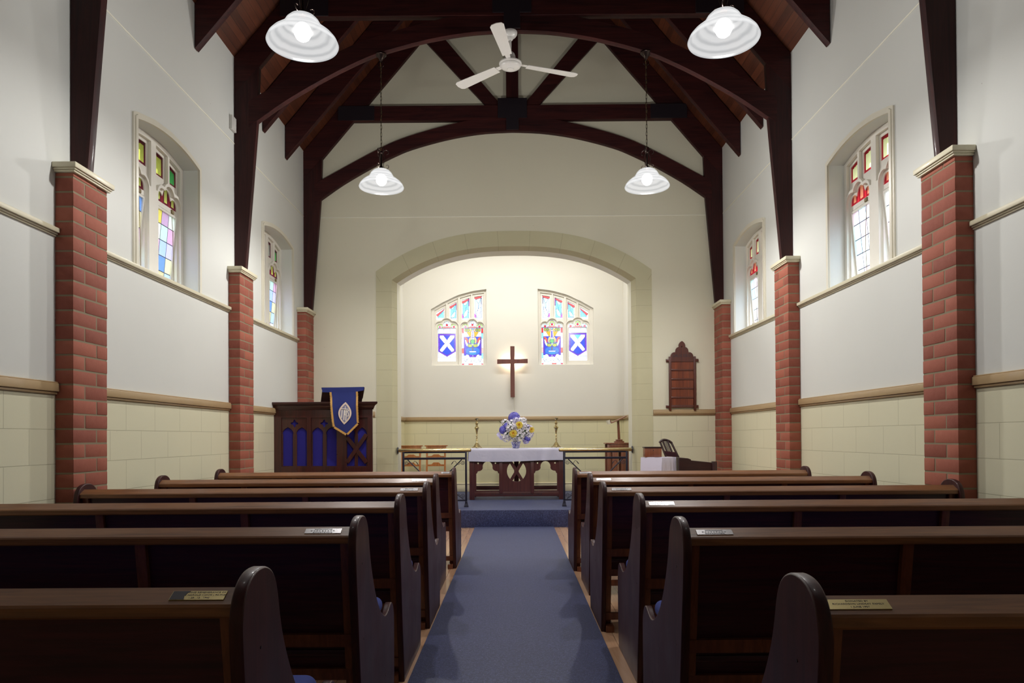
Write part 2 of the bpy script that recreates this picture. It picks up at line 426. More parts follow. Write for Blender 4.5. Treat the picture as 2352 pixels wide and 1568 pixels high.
# ================================================================ THE SETTING
XL, XR, XC = -2.653, 2.667, 0.007
DE, DB = 9.28, 11.98           # chancel-arch wall, chancel back wall
PZ0 = .216                     # chancel platform height
YB = -3.0                      # wall behind the camera
SL, ZE = 1.18, 4.76            # roof slope, eaves height
def top_side(a, W=1.005): return 3.372 + .07 * (1 - (2 * a / W - 1) ** 2)
EA = [(0, 3.22), (.183, 3.326), (.435, 3.447), (.686, 3.517), (.915, 3.546)]
def top_east(a, W=.915):
    for (a0, z0), (a1, z1) in zip(EA, EA[1:]):
        if a <= a1: return z0 + (z1 - z0) * (a - a0) / (a1 - a0)
    return EA[-1][1]
def opening(W, z0, top, n=14):
    return [(0, z0), (W, z0)] + [(W - W * i / n, top(W - W * i / n)) for i in range(n + 1)]
WS = 1.005; ZS = 2.335
winL = [5.114, 7.712]; winR = [6.118, 8.722]
FL = frame((XL, 0, 0), (0, 1, 0)); FR = frame((XR, 0, 0), (0, -1, 0))
mb = MB().prism([(YB - .3, 0), (DE + .38, 0), (DE + .38, ZE), (YB - .3, ZE)], 0, .33, FL, holes=[[(y + a, z) for a, z in opening(WS, ZS, top_side)] for y in winL])
struct('wall_left', mb, m_wallY, smooth=0)
mb = MB().prism([(-DE - .38, 0), (-YB + .3, 0), (-YB + .3, ZE), (-DE - .38, ZE)], 0, .33, FR, holes=[[(-y + a, z) for a, z in opening(WS, ZS, top_side)] for y in winR])
struct('wall_right', mb, m_wallYR, smooth=0)
def gable(o=0.0): return [(XR + .3, ZE - .3 * SL + o), (XC, ZE + 2.66 * SL + o), (XL - .3, ZE - .3 * SL + o)]
def archpath(c, hw, zs, za, zb=0, n=36):
    p = [(c - hw, zb), (c - hw, zb + (zs - zb) * .5)]
    for i in range(n + 1):
        u = -1 + 2 * i / n
        u = math.copysign(abs(u) ** .8, u)
        p.append((c + hw * u, zs + (za - zs) * (1 - abs(u) ** 2.55)))
    return p + [(c + hw, zb + (zs - zb) * .5), (c + hw, zb)]
ap = archpath(.01, 1.62, 3.16, 3.60)
mb = MB().prism([(XL - .3, 0)] + ap + [(XR + .3, 0)] + gable(.05), 0, .375, FXat(DE))
struct('wall_front', mb, m_wallX, smooth=0)
mb = MB().prism([(XL - .3, 0), (XR + .3, 0)] + gable(.05), 0, .2, FXat(YB - .2))
struct('wall_back', mb, m_wallX, smooth=0)
secs = [(DE + .005, archpath(.01, 1.757, 3.231, 3.737)), (DE - .008, archpath(.01, 1.757, 3.231, 3.737)), (DE - .008, archpath(.01, 1.556, 3.121, 3.541)),
        (DE + .1, archpath(.012, 1.508, 3.10, 3.508)), (DE + .1, archpath(.012, 1.508, 3.10, 3.508)), (DE + .385, archpath(.012, 1.508, 3.125, 3.516)), (DE + .385, archpath(.012, 1.66, 3.2, 3.66))]
def loft(secs):
    mb = MB(); vs = []
    for y, p in secs: vs += [(a, y, z) for a, z in p]
    k = len(secs[0][1]); fs = []
    for i in range(len(secs) - 1):
        for j in range(k - 1): fs.append((i * k + j, i * k + j + 1, (i + 1) * k + j + 1, (i + 1) * k + j))
    return mb.add(vs, fs)
struct('trim_1', loft(secs[:4]), m_arch, label='pale block surround of the chancel arch', smooth=25)
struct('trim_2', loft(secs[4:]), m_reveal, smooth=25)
# floors
struct('floor', MB().box(XL - .3, XR + .3, YB - .2, DE + .4, -.12, 0), m_floor, smooth=0)
struct('chancel_platform', MB().box(-1.50, 1.52, 8.95, DB + .2, -.1, PZ0, .014).box(-1.83, 1.84, DE + .38, DB + .2, -.1, PZ0 - .001), m_step, label='blue carpeted platform of the chancel')
# roof lining
mb = MB()
for s in (1, -1):
    f = lambda X: XC + s * (X - XC)
    x0, x1 = XL - .05, XC
    pts = [(x0, ZE + (x0 - XL) * SL), (x1, ZE + (x1 - XL) * SL), (x1, ZE + (x1 - XL) * SL + .12), (x0, ZE + (x0 - XL) * SL + .12)]
    pts = [(f(a), b) for a, b in pts]
    if s < 0: pts = pts[::-1]
    mb.prism(pts, 0, DE + .3 - YB, FXat(YB - .2))
struct('ceiling', mb, m_roof, smooth=0)
# chancel shell
struct('wall_chancel_left', MB().box(-1.80 - .15, -1.80, DE + .375, DB, -.1, 4.55), m_chanY, smooth=0)
struct('wall_chancel_right', MB().box(1.81, 1.96, DE + .375, DB, -.1, 4.55), m_chanY, smooth=0)
EWL, EWR, WE, ZEW = -1.355, .406, .915, 2.292
hl = [(EWL + a, z) for a, z in opening(WE, ZEW, top_east)]
hr = [(EWR + WE - a, z) for a, z in opening(WE, ZEW, top_east)][::-1]
struct('wall_chancel_back', MB().prism(rect(-1.95, 1.96, -.1, 4.55), 0, .25, FXat(DB), holes=[hl, hr]), m_chan, smooth=0)
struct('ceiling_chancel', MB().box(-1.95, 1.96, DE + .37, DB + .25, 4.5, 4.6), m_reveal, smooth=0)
struct('baseboard_back', MB().box(-1.80, 1.81, DB - .02, DB, PZ0, .335, .004).box(-1.80, 1.81, DB - .026, DB, .335, .36, .008), m_skirt)
struct('baseboard_right', MB().box(1.79, 1.81, DE + .39, DB - .02, PZ0, .335, .004).box(1.784, 1.81, DE + .39, DB - .02, .335, .36, .008), m_skirt)
struct('baseboard_left', MB().box(-1.80, -1.78, DE + .39, DB - .02, PZ0, .335, .004).box(-1.80, -1.774, DE + .39, DB - .02, .335, .36, .008), m_skirt)
# rails on the walls; profile boxes
PD = [4.208, 6.778, 8.929]; PW = .351
_tn = [3]
def rail(axis, wallc, side, a0, a1, kind):
    mb = MB()
    if kind == 'dado': lay = [(1.372, 1.388, .014), (1.388, 1.437, .026), (1.437, 1.445, .02)]
    elif kind == 'picture': lay = [(2.287, 2.297, .010), (2.297, 2.307, .018), (2.307, 2.335, .030)]
    else: lay = [(3.918, 3.929, .005)]
    for z0, z1, p in lay:
        w0, w1 = (wallc, wallc + side * p)
        if axis == 'Y': mb.box(w0, w1, a0, a1, z0, z1, .003)
        else: mb.box(a0, a1, w0, w1, z0, z1, .003)
    m = {'dado': m_dado, 'picture': m_creamrail, 'bead': m_bead}[kind]
    o = struct('trim_%d' % _tn[0], mb, m, smooth=50); _tn[0] += 1
for wc, sd in ((XL, 1), (XR, -1)):
    for a0, a1 in ((YB, PD[0]), (PD[0] + PW, PD[1]), (PD[1] + PW, PD[2])):
        rail('Y', wc, sd, a0, a1, 'dado'); rail('Y', wc, sd, a0, a1, 'picture')
    rail('Y', wc, sd, YB, DE, 'bead')
rail('X', DE, -1, XL + .106, -1.765, 'dado'); rail('X', DE, -1, 1.773, XR - .106, 'dado'); rail('X', DE, -1, XL, XR, 'bead')
rail('X', DB, -1, -1.80, 1.81, 'dado'); rail('Y', -1.80, 1, DE + .39, DB, 'dado'); rail('Y', 1.81, -1, DE + .39, DB, 'dado')

# ---------------------------------------------------------------- windows
def inside(pts, x, y):
    c = False; j = len(pts) - 1
    for i in range(len(pts)):
        xi, yi = pts[i]; xj, yj = pts[j]
        if (yi > y) != (yj > y) and x < (xj - xi) * (y - yi) / (yj - yi) + xi: c = not c
        j = i
    return c
def seg_d(x, y, p, q):
    px, py = q[0] - p[0], q[1] - p[1]; L = px * px + py * py or 1e-9
    t_ = max(0, min(1, ((x - p[0]) * px + (y - p[1]) * py) / L))
    return math.hypot(x - p[0] - t_ * px, y - p[1] - t_ * py)
def paint(shapes):
    """shapes: ('p',pts,col) ('e',cx,cy,rx,ry,col) ('l',pts,w) -> colour function; filled shapes carry a lead edge"""
    prep = []
    for s in shapes:
        if s[0] == 'p': xs = [p[0] for p in s[1]]; ys = [p[1] for p in s[1]]; bb = (min(xs) - 5, max(xs) + 5, min(ys) - 5, max(ys) + 5)
        elif s[0] == 'e': bb = (s[1] - s[3] - 5, s[1] + s[3] + 5, s[2] - s[4] - 5, s[2] + s[4] + 5)
        else: xs = [p[0] for p in s[1]]; ys = [p[1] for p in s[1]]; bb = (min(xs) - 8, max(xs) + 8, min(ys) - 8, max(ys) + 8)
        prep.append((s, bb))
    def f(x, y):
        col = (250, 250, 250)
        for s, bb in prep:
            if x < bb[0] or x > bb[1] or y < bb[2] or y > bb[3]: continue
            if s[0] == 'p':
                if inside(s[1], x, y): col = s[2]
                n_ = len(s[1])
                if any(seg_d(x, y, s[1][i], s[1][(i + 1) % n_]) < 2.4 for i in range(n_)): col = (60, 55, 80)
            elif s[0] == 'e':
                d_ = math.hypot((x - s[1]) / s[3], (y - s[2]) / s[4])
                if d_ < 1: col = s[5]
                if abs(d_ - 1) * min(s[3], s[4]) < 2.6: col = (60, 55, 80)
            else:
                if any(seg_d(x, y, s[1][i], s[1][i + 1]) < s[2] for i in range(len(s[1]) - 1)): col = (60, 55, 80)
        return col
    return f
def glass(name, fr, a0, a1, z0, z1, depth, colf, parent, cell=.0042):
    mb = MB(); na = max(1, round((a1 - a0) / cell)); nz = max(1, round((z1 - z0) / cell))
    da, dz = (a1 - a0) / na, (z1 - z0) / nz
    for j in range(nz):
        z = z0 + (j + .5) * dz; row = [colf(a0 + (i + .5) * da, z) for i in range(na)]
        i = 0
        while i < na:
            k = i
            while k < na and row[k] == row[i]: k += 1
            q = [fr @ Vector((a0 + i * da, z0 + j * dz, -depth)), fr @ Vector((a0 + k * da, z0 + j * dz, -depth)), fr @ Vector((a0 + k * da, z0 + (j + 1) * dz, -depth)), fr @ Vector((a0 + i * da, z0 + (j + 1) * dz, -depth))]
            mb.add(q, [(0, 1, 2, 3)], None, srgb(row[i])); i = k
    return obj(name, mb, m_glass, parent, smooth=0)
def env(x, c, g, zh, e):
    best = None
    for cx_, cz_, r in ((c - g + .056, zh + .012, .056 + e), (c + g - .056, zh + .012, .056 + e), (c, zh + .055, .062 + e)):
        d_ = r * r - (x - cx_) ** 2
        if d_ >= 0:
            z = cz_ + math.sqrt(d_); best = z if best is None or z > best else best
    return best
def lightshape(c, g, e, zb, zh, n=44):
    xs = [c - g - e + (2 * (g + e)) * (1 - math.cos(PI * i / n)) / 2 for i in range(n + 1)]
    up_ = [(x, max(zh, env(x, c, g, zh, e) or zh)) for x in xs]
    return [(c - g - e, zb)] + [(c + g + e, zb)] + up_[::-1]
def panelshape(x0, x1, top, tin, cs, g, zh, e, add, n=10, zmin=None):
    def bot(x):
        v = max([env(x, c, g, zh, e) or (zh + .03) for c in cs]) + add
        return max(v, zmin) if zmin else v
    xs = [x0 + (x1 - x0) * i / n for i in range(n + 1)]
    return [(x, bot(x)) for x in xs] + [(x, top(x) - tin) for x in xs[::-1]]
PAL_BORDER = [(214, 92, 90), (250, 235, 235), (240, 250, 245), (190, 235, 200), (245, 245, 250), (188, 92, 86), (205, 240, 210), (130, 205, 245), (225, 245, 220)]
def east_shapes(alt):
    L = []
    W_ = (244, 246, 255)
    # heads of both lights
    for c, hw in ((515, 165), (980, 195)):
        L += [('p', [(c - hw, 660), (c + hw, 660), (c + hw, 800), (c - hw, 800)], (248, 252, 252))]
        for k in (-1, 0, 1):
            cx_ = c + k * 127; cy_ = 770 if k else 735
            L += [('e', cx_, cy_ - 5, 58, 58, (176, 196, 120) if (k + alt) % 2 else (214, 240, 222)), ('e', cx_, cy_ + 4, 34, 34, (246, 248, 250)),
                  ('e', cx_, cy_, 20, 20, (190, 30, 40) if (k != -1) else (232, 110, 120)),
                  ('l', [(cx_ - 14, cy_ - 24), (cx_ - 26, cy_ - 56)], 2.2), ('l', [(cx_ + 14, cy_ - 24), (cx_ + 26, cy_ - 56)], 2.2)]
        L += [('p', [(c - 95, 785), (c - 40, 764), (c + 40, 764), (c + 95, 785)], (236, 120, 110)), ('p', [(c - hw, 786), (c + hw, 786), (c + hw, 799), (c - hw, 799)], (120, 108, 120))]
    # left light: saltire shield
    L += [('p', [(340, 800), (695, 800), (695, 1420), (340, 1420)], (240, 238, 250))]
    sq = [(222, 238, 248), (232, 218, 238), (222, 240, 248)] if not alt else [(216, 240, 250), (246, 238, 226), (238, 240, 252)]
    for i in range(3):
        x0 = 355 + i * 108
        L += [('p', [(x0, 800), (x0 + 108, 800), (x0 + 108, 893), (x0, 893)], sq[i]), ('p', [(x0, 1313), (x0 + 108, 1313), (x0 + 108, 1405), (x0, 1405)], sq[i] if not alt else [(206, 228, 248), (244, 244, 250), (246, 240, 210)][i]),
              ('p', [(x0, 1215), (x0 + 108, 1215), (x0 + 108, 1313), (x0, 1313)], (234, 220, 240) if i != 1 else (240, 236, 200))]
    pur = (92, 50, 160)
    L += [('p', [(358, 897), (672, 897), (672, 1215), (515, 1310), (358, 1215)], pur)]
    for k in (0, 1, 2):
        L += [('l', [(358, 960 + k * 85), (382, 960 + k * 85)], 2), ('l', [(650, 960 + k * 85), (672, 960 + k * 85)], 2)]
    L += [('p', [(383, 923), (648, 923), (648, 1205), (515, 1285), (383, 1205)], (44, 62, 176)),
          ('p', [(452, 923), (580, 923), (515, 1010)], (44, 56, 176) if not alt else (80, 180, 232)),
          ('p', [(383, 925), (452, 923), (648, 1185), (640, 1208), (600, 1226), (383, 965)], W_), ('p', [(648, 925), (580, 923), (383, 1185), (392, 1208), (430, 1226), (648, 965)], W_),
          ('l', [(452, 1100), (515, 1015), (575, 1070)], 1.8), ('l', [(452, 1060), (515, 1130), (575, 1075)], 1.8)]
    # right light: burning bush over a bowl
    L += [('p', [(786, 800), (1172, 800), (1172, 1478), (786, 1478)], (250, 250, 252))]
    hs = [800, 885, 985, 1065, 1160, 1250, 1345, 1437]
    cl = [(206, 32, 40), (246, 214, 208), (240, 248, 244), (226, 244, 236), (186, 84, 76), (206, 240, 206), (240, 244, 244)]
    cr_ = [(216, 36, 40), (120, 200, 246), (212, 244, 214), (238, 246, 232), (216, 160, 146), (130, 202, 246), (226, 244, 214)]
    for i in range(7):
        L += [('p', [(786, hs[i]), (824, hs[i]), (824, hs[i + 1]), (786, hs[i + 1])], cl[i]), ('p', [(1142, hs[i]), (1174, hs[i]), (1174, hs[i + 1]), (1142, hs[i + 1])], cr_[i])]
    bc = [(190, 70, 80), (180, 214, 250), (196, 88, 76), (222, 244, 222), (248, 220, 206), (206, 100, 100)]
    xb = [786, 824, 905, 985, 1062, 1140, 1174]
    for i in range(6): L += [('p', [(xb[i], 1437), (xb[i + 1], 1437), (xb[i + 1], 1478), (xb[i], 1478)], bc[i])]
    m = lambda pts: [(1966 - x, y) for x, y in pts]       # mirror about x = 983
    blue = (40, 58, 186)
    L += [('p', [(824, 950), (1142, 950), (1142, 1290), (824, 1290)], blue), ('p', [(824, 975), (850, 1000), (850, 1270), (824, 1290)], (84, 44, 150)), ('p', [(1142, 975), (1118, 1000), (1118, 1270), (1142, 1290)], (84, 44, 150)),
          ('p', [(824, 860), (870, 860), (925, 950), (824, 950)], (250, 250, 252)), ('p', m([(824, 860), (870, 860), (925, 950), (824, 950)]), (250, 250, 252))]
    am = (196, 140, 36)
    for q in ([(868, 858), (962, 858), (952, 950), (925, 952)],): L += [('p', q, am), ('p', m(q), am)]
    L += [('p', [(958, 830), (1008, 830), (1012, 965), (952, 965)], (232, 228, 250)), ('p', [(975, 850), (991, 850), (994, 965), (972, 965)], (150, 140, 230) if not alt else (70, 50, 210))]
    for cx_ in (860, 906, 1060, 1106): L += [('e', cx_, 830, 27, 30, (134, 138, 62) if (cx_ // 2) % 2 else (112, 126, 60))]
    L += [('e', 950, 832, 18, 24, (214, 170, 90)), ('e', 1016, 832, 18, 24, (190, 150, 110)), ('e', 983, 812, 16, 14, (130, 190, 240))]
    for q, c_ in (([(828, 968), (858, 958), (890, 983), (906, 1030), (902, 1068), (878, 1052), (860, 1010)], (222, 76, 60)),
                  ([(842, 1005), (862, 1008), (882, 1060), (915, 1102), (952, 1128), (918, 1146), (872, 1115), (850, 1065)], (238, 228, 168)),
                  ([(914, 1040), (911, 1000), (930, 966), (952, 956), (955, 985), (941, 1020), (938, 1076), (920, 1066)], (244, 180, 100)),
                  ([(956, 975), (970, 962), (983, 985), (983, 1010), (962, 1030), (950, 1012)], (240, 240, 232)),
                  ([(888, 1070), (915, 1075), (930, 1100), (905, 1100)], (116, 156, 106))):
        L += [('p', q, c_), ('p', m(q), c_)]
    L += [('e', 983, 1040, 38, 44, (92, 150, 92)), ('p', [(960, 1065), (983, 1090), (1006, 1065), (1000, 1110), (983, 1122), (966, 1110)], (206, 238, 214)),
          ('e', 936, 1112, 42, 30, (140, 146, 66)), ('e', 1030, 1112, 42, 30, (140, 146, 66)),
          ('p', [(862, 1180), (905, 1145), (1062, 1145), (1105, 1180), (1112, 1235), (1062, 1280), (905, 1280), (856, 1235)], (44, 92, 206)),
          ('l', [(905, 1150), (940, 1205), (905, 1275)], 2), ('l', [(1062, 1150), (1026, 1205), (1062, 1275)], 2),
          ('p', [(905, 1230), (1062, 1230), (1040, 1280), (925, 1280)], (46, 110, 206)),
          ('p', [(972, 1145), (994, 1145), (992, 1205), (974, 1205)], (96, 84, 60)), ('p', [(918, 1214), (1046, 1214), (1040, 1232), (925, 1232)], (250, 250, 246)),
          ('p', [(905, 1280), (970, 1290), (983, 1318), (930, 1325)], (84, 44, 150)), ('p', m([(905, 1280), (970, 1290), (983, 1318), (930, 1325)]), (84, 44, 150)),
          ('p', [(824, 1385), (868, 1272), (912, 1282), (858, 1395)], (242, 244, 254)), ('p', m([(824, 1385), (868, 1272), (912, 1282), (858, 1395)]), (242, 244, 254)),
          ('p', [(868, 1380), (905, 1340), (960, 1365), (905, 1385)], (206, 232, 224)), ('p', m([(868, 1380), (905, 1340), (960, 1365), (905, 1385)]), (206, 232, 224)),
          ('p', [(838, 1400), (900, 1395), (975, 1385), (920, 1415), (868, 1422)], (196, 226, 222)), ('p', m([(838, 1400), (900, 1395), (975, 1385), (920, 1415), (868, 1422)]), (196, 226, 222)),
          ('l', [(983, 1318), (983, 1437)], 2)]
    return L
def upper_shapes():
    L = []
    for x0, x1, yt0, yt1, yb, base in ((325, 485, 545, 430, 640, (130, 208, 248)), (556, 712, 402, 322, 645, (128, 206, 248)), (780, 940, 310, 250, 645, (126, 206, 248)), (1010, 1172, 236, 206, 640, (196, 226, 252))):
        w = x1 - x0
        L += [('p', [(x0 - 20, yb + 20), (x1 + 20, yb + 20), (x1 + 20, yt1 - 30), (x0 - 20, yt0 - 30)], (250, 252, 250)),
              ('p', [(x0 + 28, yt0 + 30), (x1 - 28, yt1 + 34), (x1 - 28, yb - 34), (x0 + 28, yb - 34)], base),
              ('p', [(x0 + 12, yt0 + 22), (x0 - 4, yt0 + 2), (x1 + 4, yt1 - 4), (x1 - 26, yt1 + 34), (x0 + 28, yt0 + 34)], (224, 84, 84)),
              ('l', [(x0 + 30, yb - 36), (x0 + w * .5, yb - (yb - yt1) * .45), (x1 - 34, yt1 + 44)], 2.2)]
        hh = yb - (yt0 + yt1) / 2
        if x0 > 500: L += [('p', [(x0 + 36, yt0 + 36), (x1 - 36, yt1 + 40), (x0 + w * .62, yt1 + hh * .26), (x0 + w * .5, yt1 + hh * .34), (x0 + w * .38, yt0 + hh * .2)], (210, 242, 214)),
                           ('p', [(x0 + 34, yb - 40), (x0 + w * .30, yb - hh * .32), (x0 + w * .5, yb - hh * .47), (x1 - 38, yb - hh * .55), (x1 - 44, yb - hh * .36), (x0 + w * .62, yb - hh * .2)], (206, 236, 204) if x0 < 1000 else (222, 206, 214)),
                           ('p', [(x1 - 26, yt1 + 10), (x1 + 4, yt1), (x1 + 4, yt1 + 140), (x1 - 26, yt1 + 140)], (150, 60, 150) if x0 < 1000 else (246, 246, 250)),
                           ('l', [(x0 + w * .5, yt0 + 90), (x0 + w * .45, yb - 160)], 2.2)]
        if x0 > 700: L += [('p', [(x0 - 6, yb - 110), (x0 + 26, yb - 110), (x0 + 40, yb - 40), (x0 - 6, yb - 20)], (180, 100, 190))]
        for k in (.35, .65): L += [('l', [(x0 - 8, yb - (yb - yt0) * k), (x0 + 28, yb - (yb - yt0) * k)], 1.8), ('l', [(x1 - 28, yb - (yb - yt1) * k), (x1 + 8, yb - (yb - yt1) * k)], 1.8)]
    return L
def east_window(name, origin, mirrored, label):
    fr = frame(origin, (1, 0, 0))
    mi = (lambda pts: [(WE - a, z) for a, z in pts][::-1]) if mirrored else (lambda pts: pts)
    w = bpy.data.objects.new(name, None); COL.objects.link(w); w.location = origin; BASE[w] = Vector(origin); w['kind'] = 'structure'; w['label'] = label
    zh = 2.922; cs = (.253, .678)
    gs = (.150, .176)
    pan = [(.052, .244), (.271, .445), (.477, .659), (.682, .874)]
    outer = opening(WE, origin[2], top_east, 20)
    outer = [(a, z if z < 2.5 else z) for a, z in outer]
    A = [lightshape(cs[0], .162, .035, origin[2] + .012, zh), lightshape(cs[1], .176, .022, origin[2] + .012, zh)] + [panelshape(x0, x1, top_east, .045, cs, .17, zh, .035, .012) for x0, x1 in pan]
    B = [lightshape(cs[0], .162, 0, zh - .008, zh), rect(cs[0] - gs[0], cs[0] + gs[0], origin[2] + .075, zh - .012), lightshape(cs[1], .176, 0, origin[2] + .012, zh)] + [panelshape(x0 + .03, x1 - .028, top_east, .085, cs, .17, zh, .035, .03, zmin=3.055) for x0, x1 in pan]
    F0 = fr.copy(); F0.translation = Vector((origin[0], origin[1], 0))
    obj('tracery', MB().prism(mi(outer), .05, .075, F0, None, .003, [mi(h) for h in A]).prism(mi(outer), .075, .13, F0, None, 0, [mi(h) for h in B]), m_white, w, smooth=30)
    fcol = paint(east_shapes(1 if mirrored else 0)); ucol = paint(upper_shapes())
    def cf(g_):
        def h(a, z):
            a_ = WE - a if mirrored else a
            return g_(238 + a_ * 1095, 1480 - (z - origin[2]) * 1095)
        return h
    rg = [(.085, .42), (.495, .86)]
    for (a0, a1) in rg:
        if mirrored: a0, a1 = WE - a1, WE - a0
        glass('stained_glass', F0, a0, a1, origin[2] + .006, 3.062, .10, cf(fcol), w)
    for x0, x1 in pan:
        a0, a1 = (WE - x1, WE - x0) if mirrored else (x0, x1)
        glass('upper_stained_glass', F0, a0 + .02, a1 - .02, 3.04, top_east((x0 + x1) / 2) + .0, .105, cf(ucol), w, .005)
    return w
east_window('window_1', (EWL, DB, ZEW), False, 'left chancel window with a blue saltire shield in its outer light')
east_window('window_2', (EWR, DB, ZEW), True, 'right chancel window with a blue saltire shield in its outer light')

ROWS_L = [[(180, 182, 146), (150, 184, 172), (92, 122, 172)], [(146, 166, 194), (170, 112, 130), (166, 158, 122)], [(186, 196, 186), (180, 164, 74), (158, 128, 154)], [(178, 140, 168), (182, 186, 172), (158, 186, 178)], [(166, 160, 198), (176, 140, 166), (142, 160, 202)]]  # left panes darkened to mute the daylight in them
ROWS_R = [[(214, 190, 206), (206, 232, 244), (222, 206, 222)], [(190, 222, 222), (226, 200, 216), (236, 238, 226)], [(176, 212, 234), (240, 242, 244), (236, 240, 240)], [(236, 238, 244), (238, 244, 244), (238, 240, 250)], [(214, 240, 232), (232, 206, 224), (240, 240, 246)]]  # right panes paled, overexposed daylight is put into their colour
def side_window(name, y0, left, rows, upper, tilt, label, wires):
    org = (XL, y0, 0) if left else (XR, y0, 0)
    fr = frame(org, (0, 1, 0) if left else (0, -1, 0))
    b = Vector((org[0], org[1] + (WS / 2 if left else -WS / 2), ZS))
    w = bpy.data.objects.new(name, None); COL.objects.link(w); w.location = b; BASE[w] = b; w['kind'] = 'structure'; w['label'] = label
    zh = 3.012; cs = (.237, .768); g = .172
    pan = [(.045, .240), (.268, .462), (.543, .737), (.765, .96)]
    d = .122
    outer = opening(WS, ZS, top_side, 16)
    A = [lightshape(c, g, .025, ZS + .0, zh) for c in cs] + [panelshape(x0, x1, top_side, .04, cs, g, zh, .035, .012) for x0, x1 in pan]
    B = [lightshape(c, g, 0, zh - .012, zh) for c in cs] + [rect(c - g - .004, c + g + .004, ZS + .001, zh - .05) for c in cs] + [panelshape(x0 + .022, x1 - .022, top_side, .065, cs, g, zh, .035, .025, zmin=3.195) for x0, x1 in pan]
    obj('tracery', MB().prism(outer, d, d + .028, fr, None, .004, A).prism(outer, d + .028, d + .075, fr, None, 0, B), m_white, w, smooth=30)
    # hood mould round the opening
    tr_ = [(-.05, ZS - .0)] + [(-.05, top_side(0) + .03)] + [(WS * k / 4, top_side(WS * k / 4) + .05) for k in range(5)] + [(WS + .05, top_side(WS) + .03), (WS + .05, ZS)]
    inn = [(WS, ZS)] + [(WS - WS * i / 14, top_side(WS - WS * i / 14)) for i in range(15)] + [(0, ZS)]
    obj('hood_moulding', MB().prism(tr_ + inn, -.012, .0, fr).prism([(a + (.02 if a < 0 else -.02 if a > WS else 0), z - (.02 if z > 3 else 0)) for a, z in tr_] + inn, -.02, -.01, fr), m_cream, w, smooth=30)
    def head(a, z):
        c = cs[0] if abs(a - cs[0]) < abs(a - cs[1]) else cs[1]
        u = (a - c) / .11
        e = min(abs(a - (c - g + .056)), abs(a - c), abs(a - (c + g - .056)))
        if e < .022 and z > zh + .01: return upper[2]
        if abs(abs(a - c) - .058) < .012: return upper[3]
        return upper[1]
    for c in cs:
        glass('head_glass', fr, c - g - .02, c + g + .02, zh - .02, zh + .14, d + .036, head, w, .006)
    for k, (x0, x1) in enumerate(pan):
        def uc(a, z, x0=x0, x1=x1):
            if a < x0 + .045 or a > x1 - .045 or z > top_side(a) - .09 or z < 3.215: return upper[1]
            return upper[0] if k != 3 else upper[4]
        glass('upper_stained_glass', fr, x0 + .02, x1 - .02, 3.17, top_side(x0) , d + .036, uc, w, .006)
    # hopper casements, hinged at the head and swung out at the bottom
    for k, c in enumerate(cs):
        hz = zh - .055; hh = hz - ZS - .012
        piv = fr @ Matrix.Translation((c, hz, -(d + .034))) @ Matrix.Rotation(math.radians(tilt), 4, 'X')
        fo = MB().prism([(-g, -hh), (g, -hh), (g, 0), (-g, 0)], -.012, .012, piv, None, .002, [[(-g + .016, -hh + .018), (g - .016, -hh + .018), (g - .016, -.018), (-g + .016, -.018)]])
        cf_ = obj('casement', fo, m_white, w, smooth=30)
        def cc(a, z):
            i = min(2, max(0, int((a + g) / (2 * g / 3)))); jj = -z / (hh / 5); j = min(4, max(0, int(jj)))
            ea = (a + g) % (2 * g / 3); ez = (-z) % (hh / 5)
            if min(ea, 2 * g / 3 - ea) < .0035 or min(ez, hh / 5 - ez) < .0035: return (50, 48, 58)
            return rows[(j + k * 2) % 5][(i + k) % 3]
        glass('casement_glass', piv, -g + .012, g - .012, -hh + .012, -.012, 0, cc, cf_, .0034)
    # stays and pull cords
    mb = MB()
    for k, c in enumerate(cs):
        p = fr @ Vector((c + g * .55, zh - .03, -(d + .03)))
        mb.box(p.x - .012, p.x + .012, p.y - .02, p.y + .02, p.z - .02, p.z + .012, .003)
        pts = [fr @ Vector((c + g * .55, zh - .04, -(d + .03))), fr @ Vector((c + g * .5, 2.62, -(d + .012))), fr @ Vector((c + g * .62, ZS + .06, -(d + .02)))]
        mb.tube(pts, .0022, smooth=True)
        if wires:
            q = [fr @ Vector((c + g * .62 + .03 * math.cos(i * 1.1) * (1 - i / 14), ZS + .025 + .02 * math.sin(i * 1.7) + .004 * i, -(d - .02 + .02 * math.sin(i)))) for i in range(10)]
            mb.tube(q, .003, smooth=True)
    obj('pull_cord', mb, m_cord, w)
    # sill
    obj('sill', MB().add([fr @ Vector(q) for q in ((0, ZS - .001, 0), (WS, ZS - .001, 0), (WS, ZS + .012, -.14), (0, ZS + .012, -.14))], [(0, 1, 2, 3)]), m_cream, w, smooth=0)
UY = [(132, 134, 56), (66, 18, 26), (132, 134, 66), (92, 24, 30), (46, 108, 52)]
UR = [(200, 202, 148), (128, 20, 30), (196, 120, 90), (170, 30, 40), (104, 170, 110)]
UD = [(110, 108, 96), (64, 20, 34), (150, 148, 66), (96, 24, 38), (60, 120, 60)]
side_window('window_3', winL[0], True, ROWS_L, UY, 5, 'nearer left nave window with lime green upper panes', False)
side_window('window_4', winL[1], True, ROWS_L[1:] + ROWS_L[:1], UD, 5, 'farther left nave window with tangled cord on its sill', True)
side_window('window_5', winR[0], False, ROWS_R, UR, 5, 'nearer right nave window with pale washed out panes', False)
side_window('window_6', winR[1], False, ROWS_R[1:] + ROWS_R[:1], UR, 5, 'farther right nave window behind the second right pilaster', True)

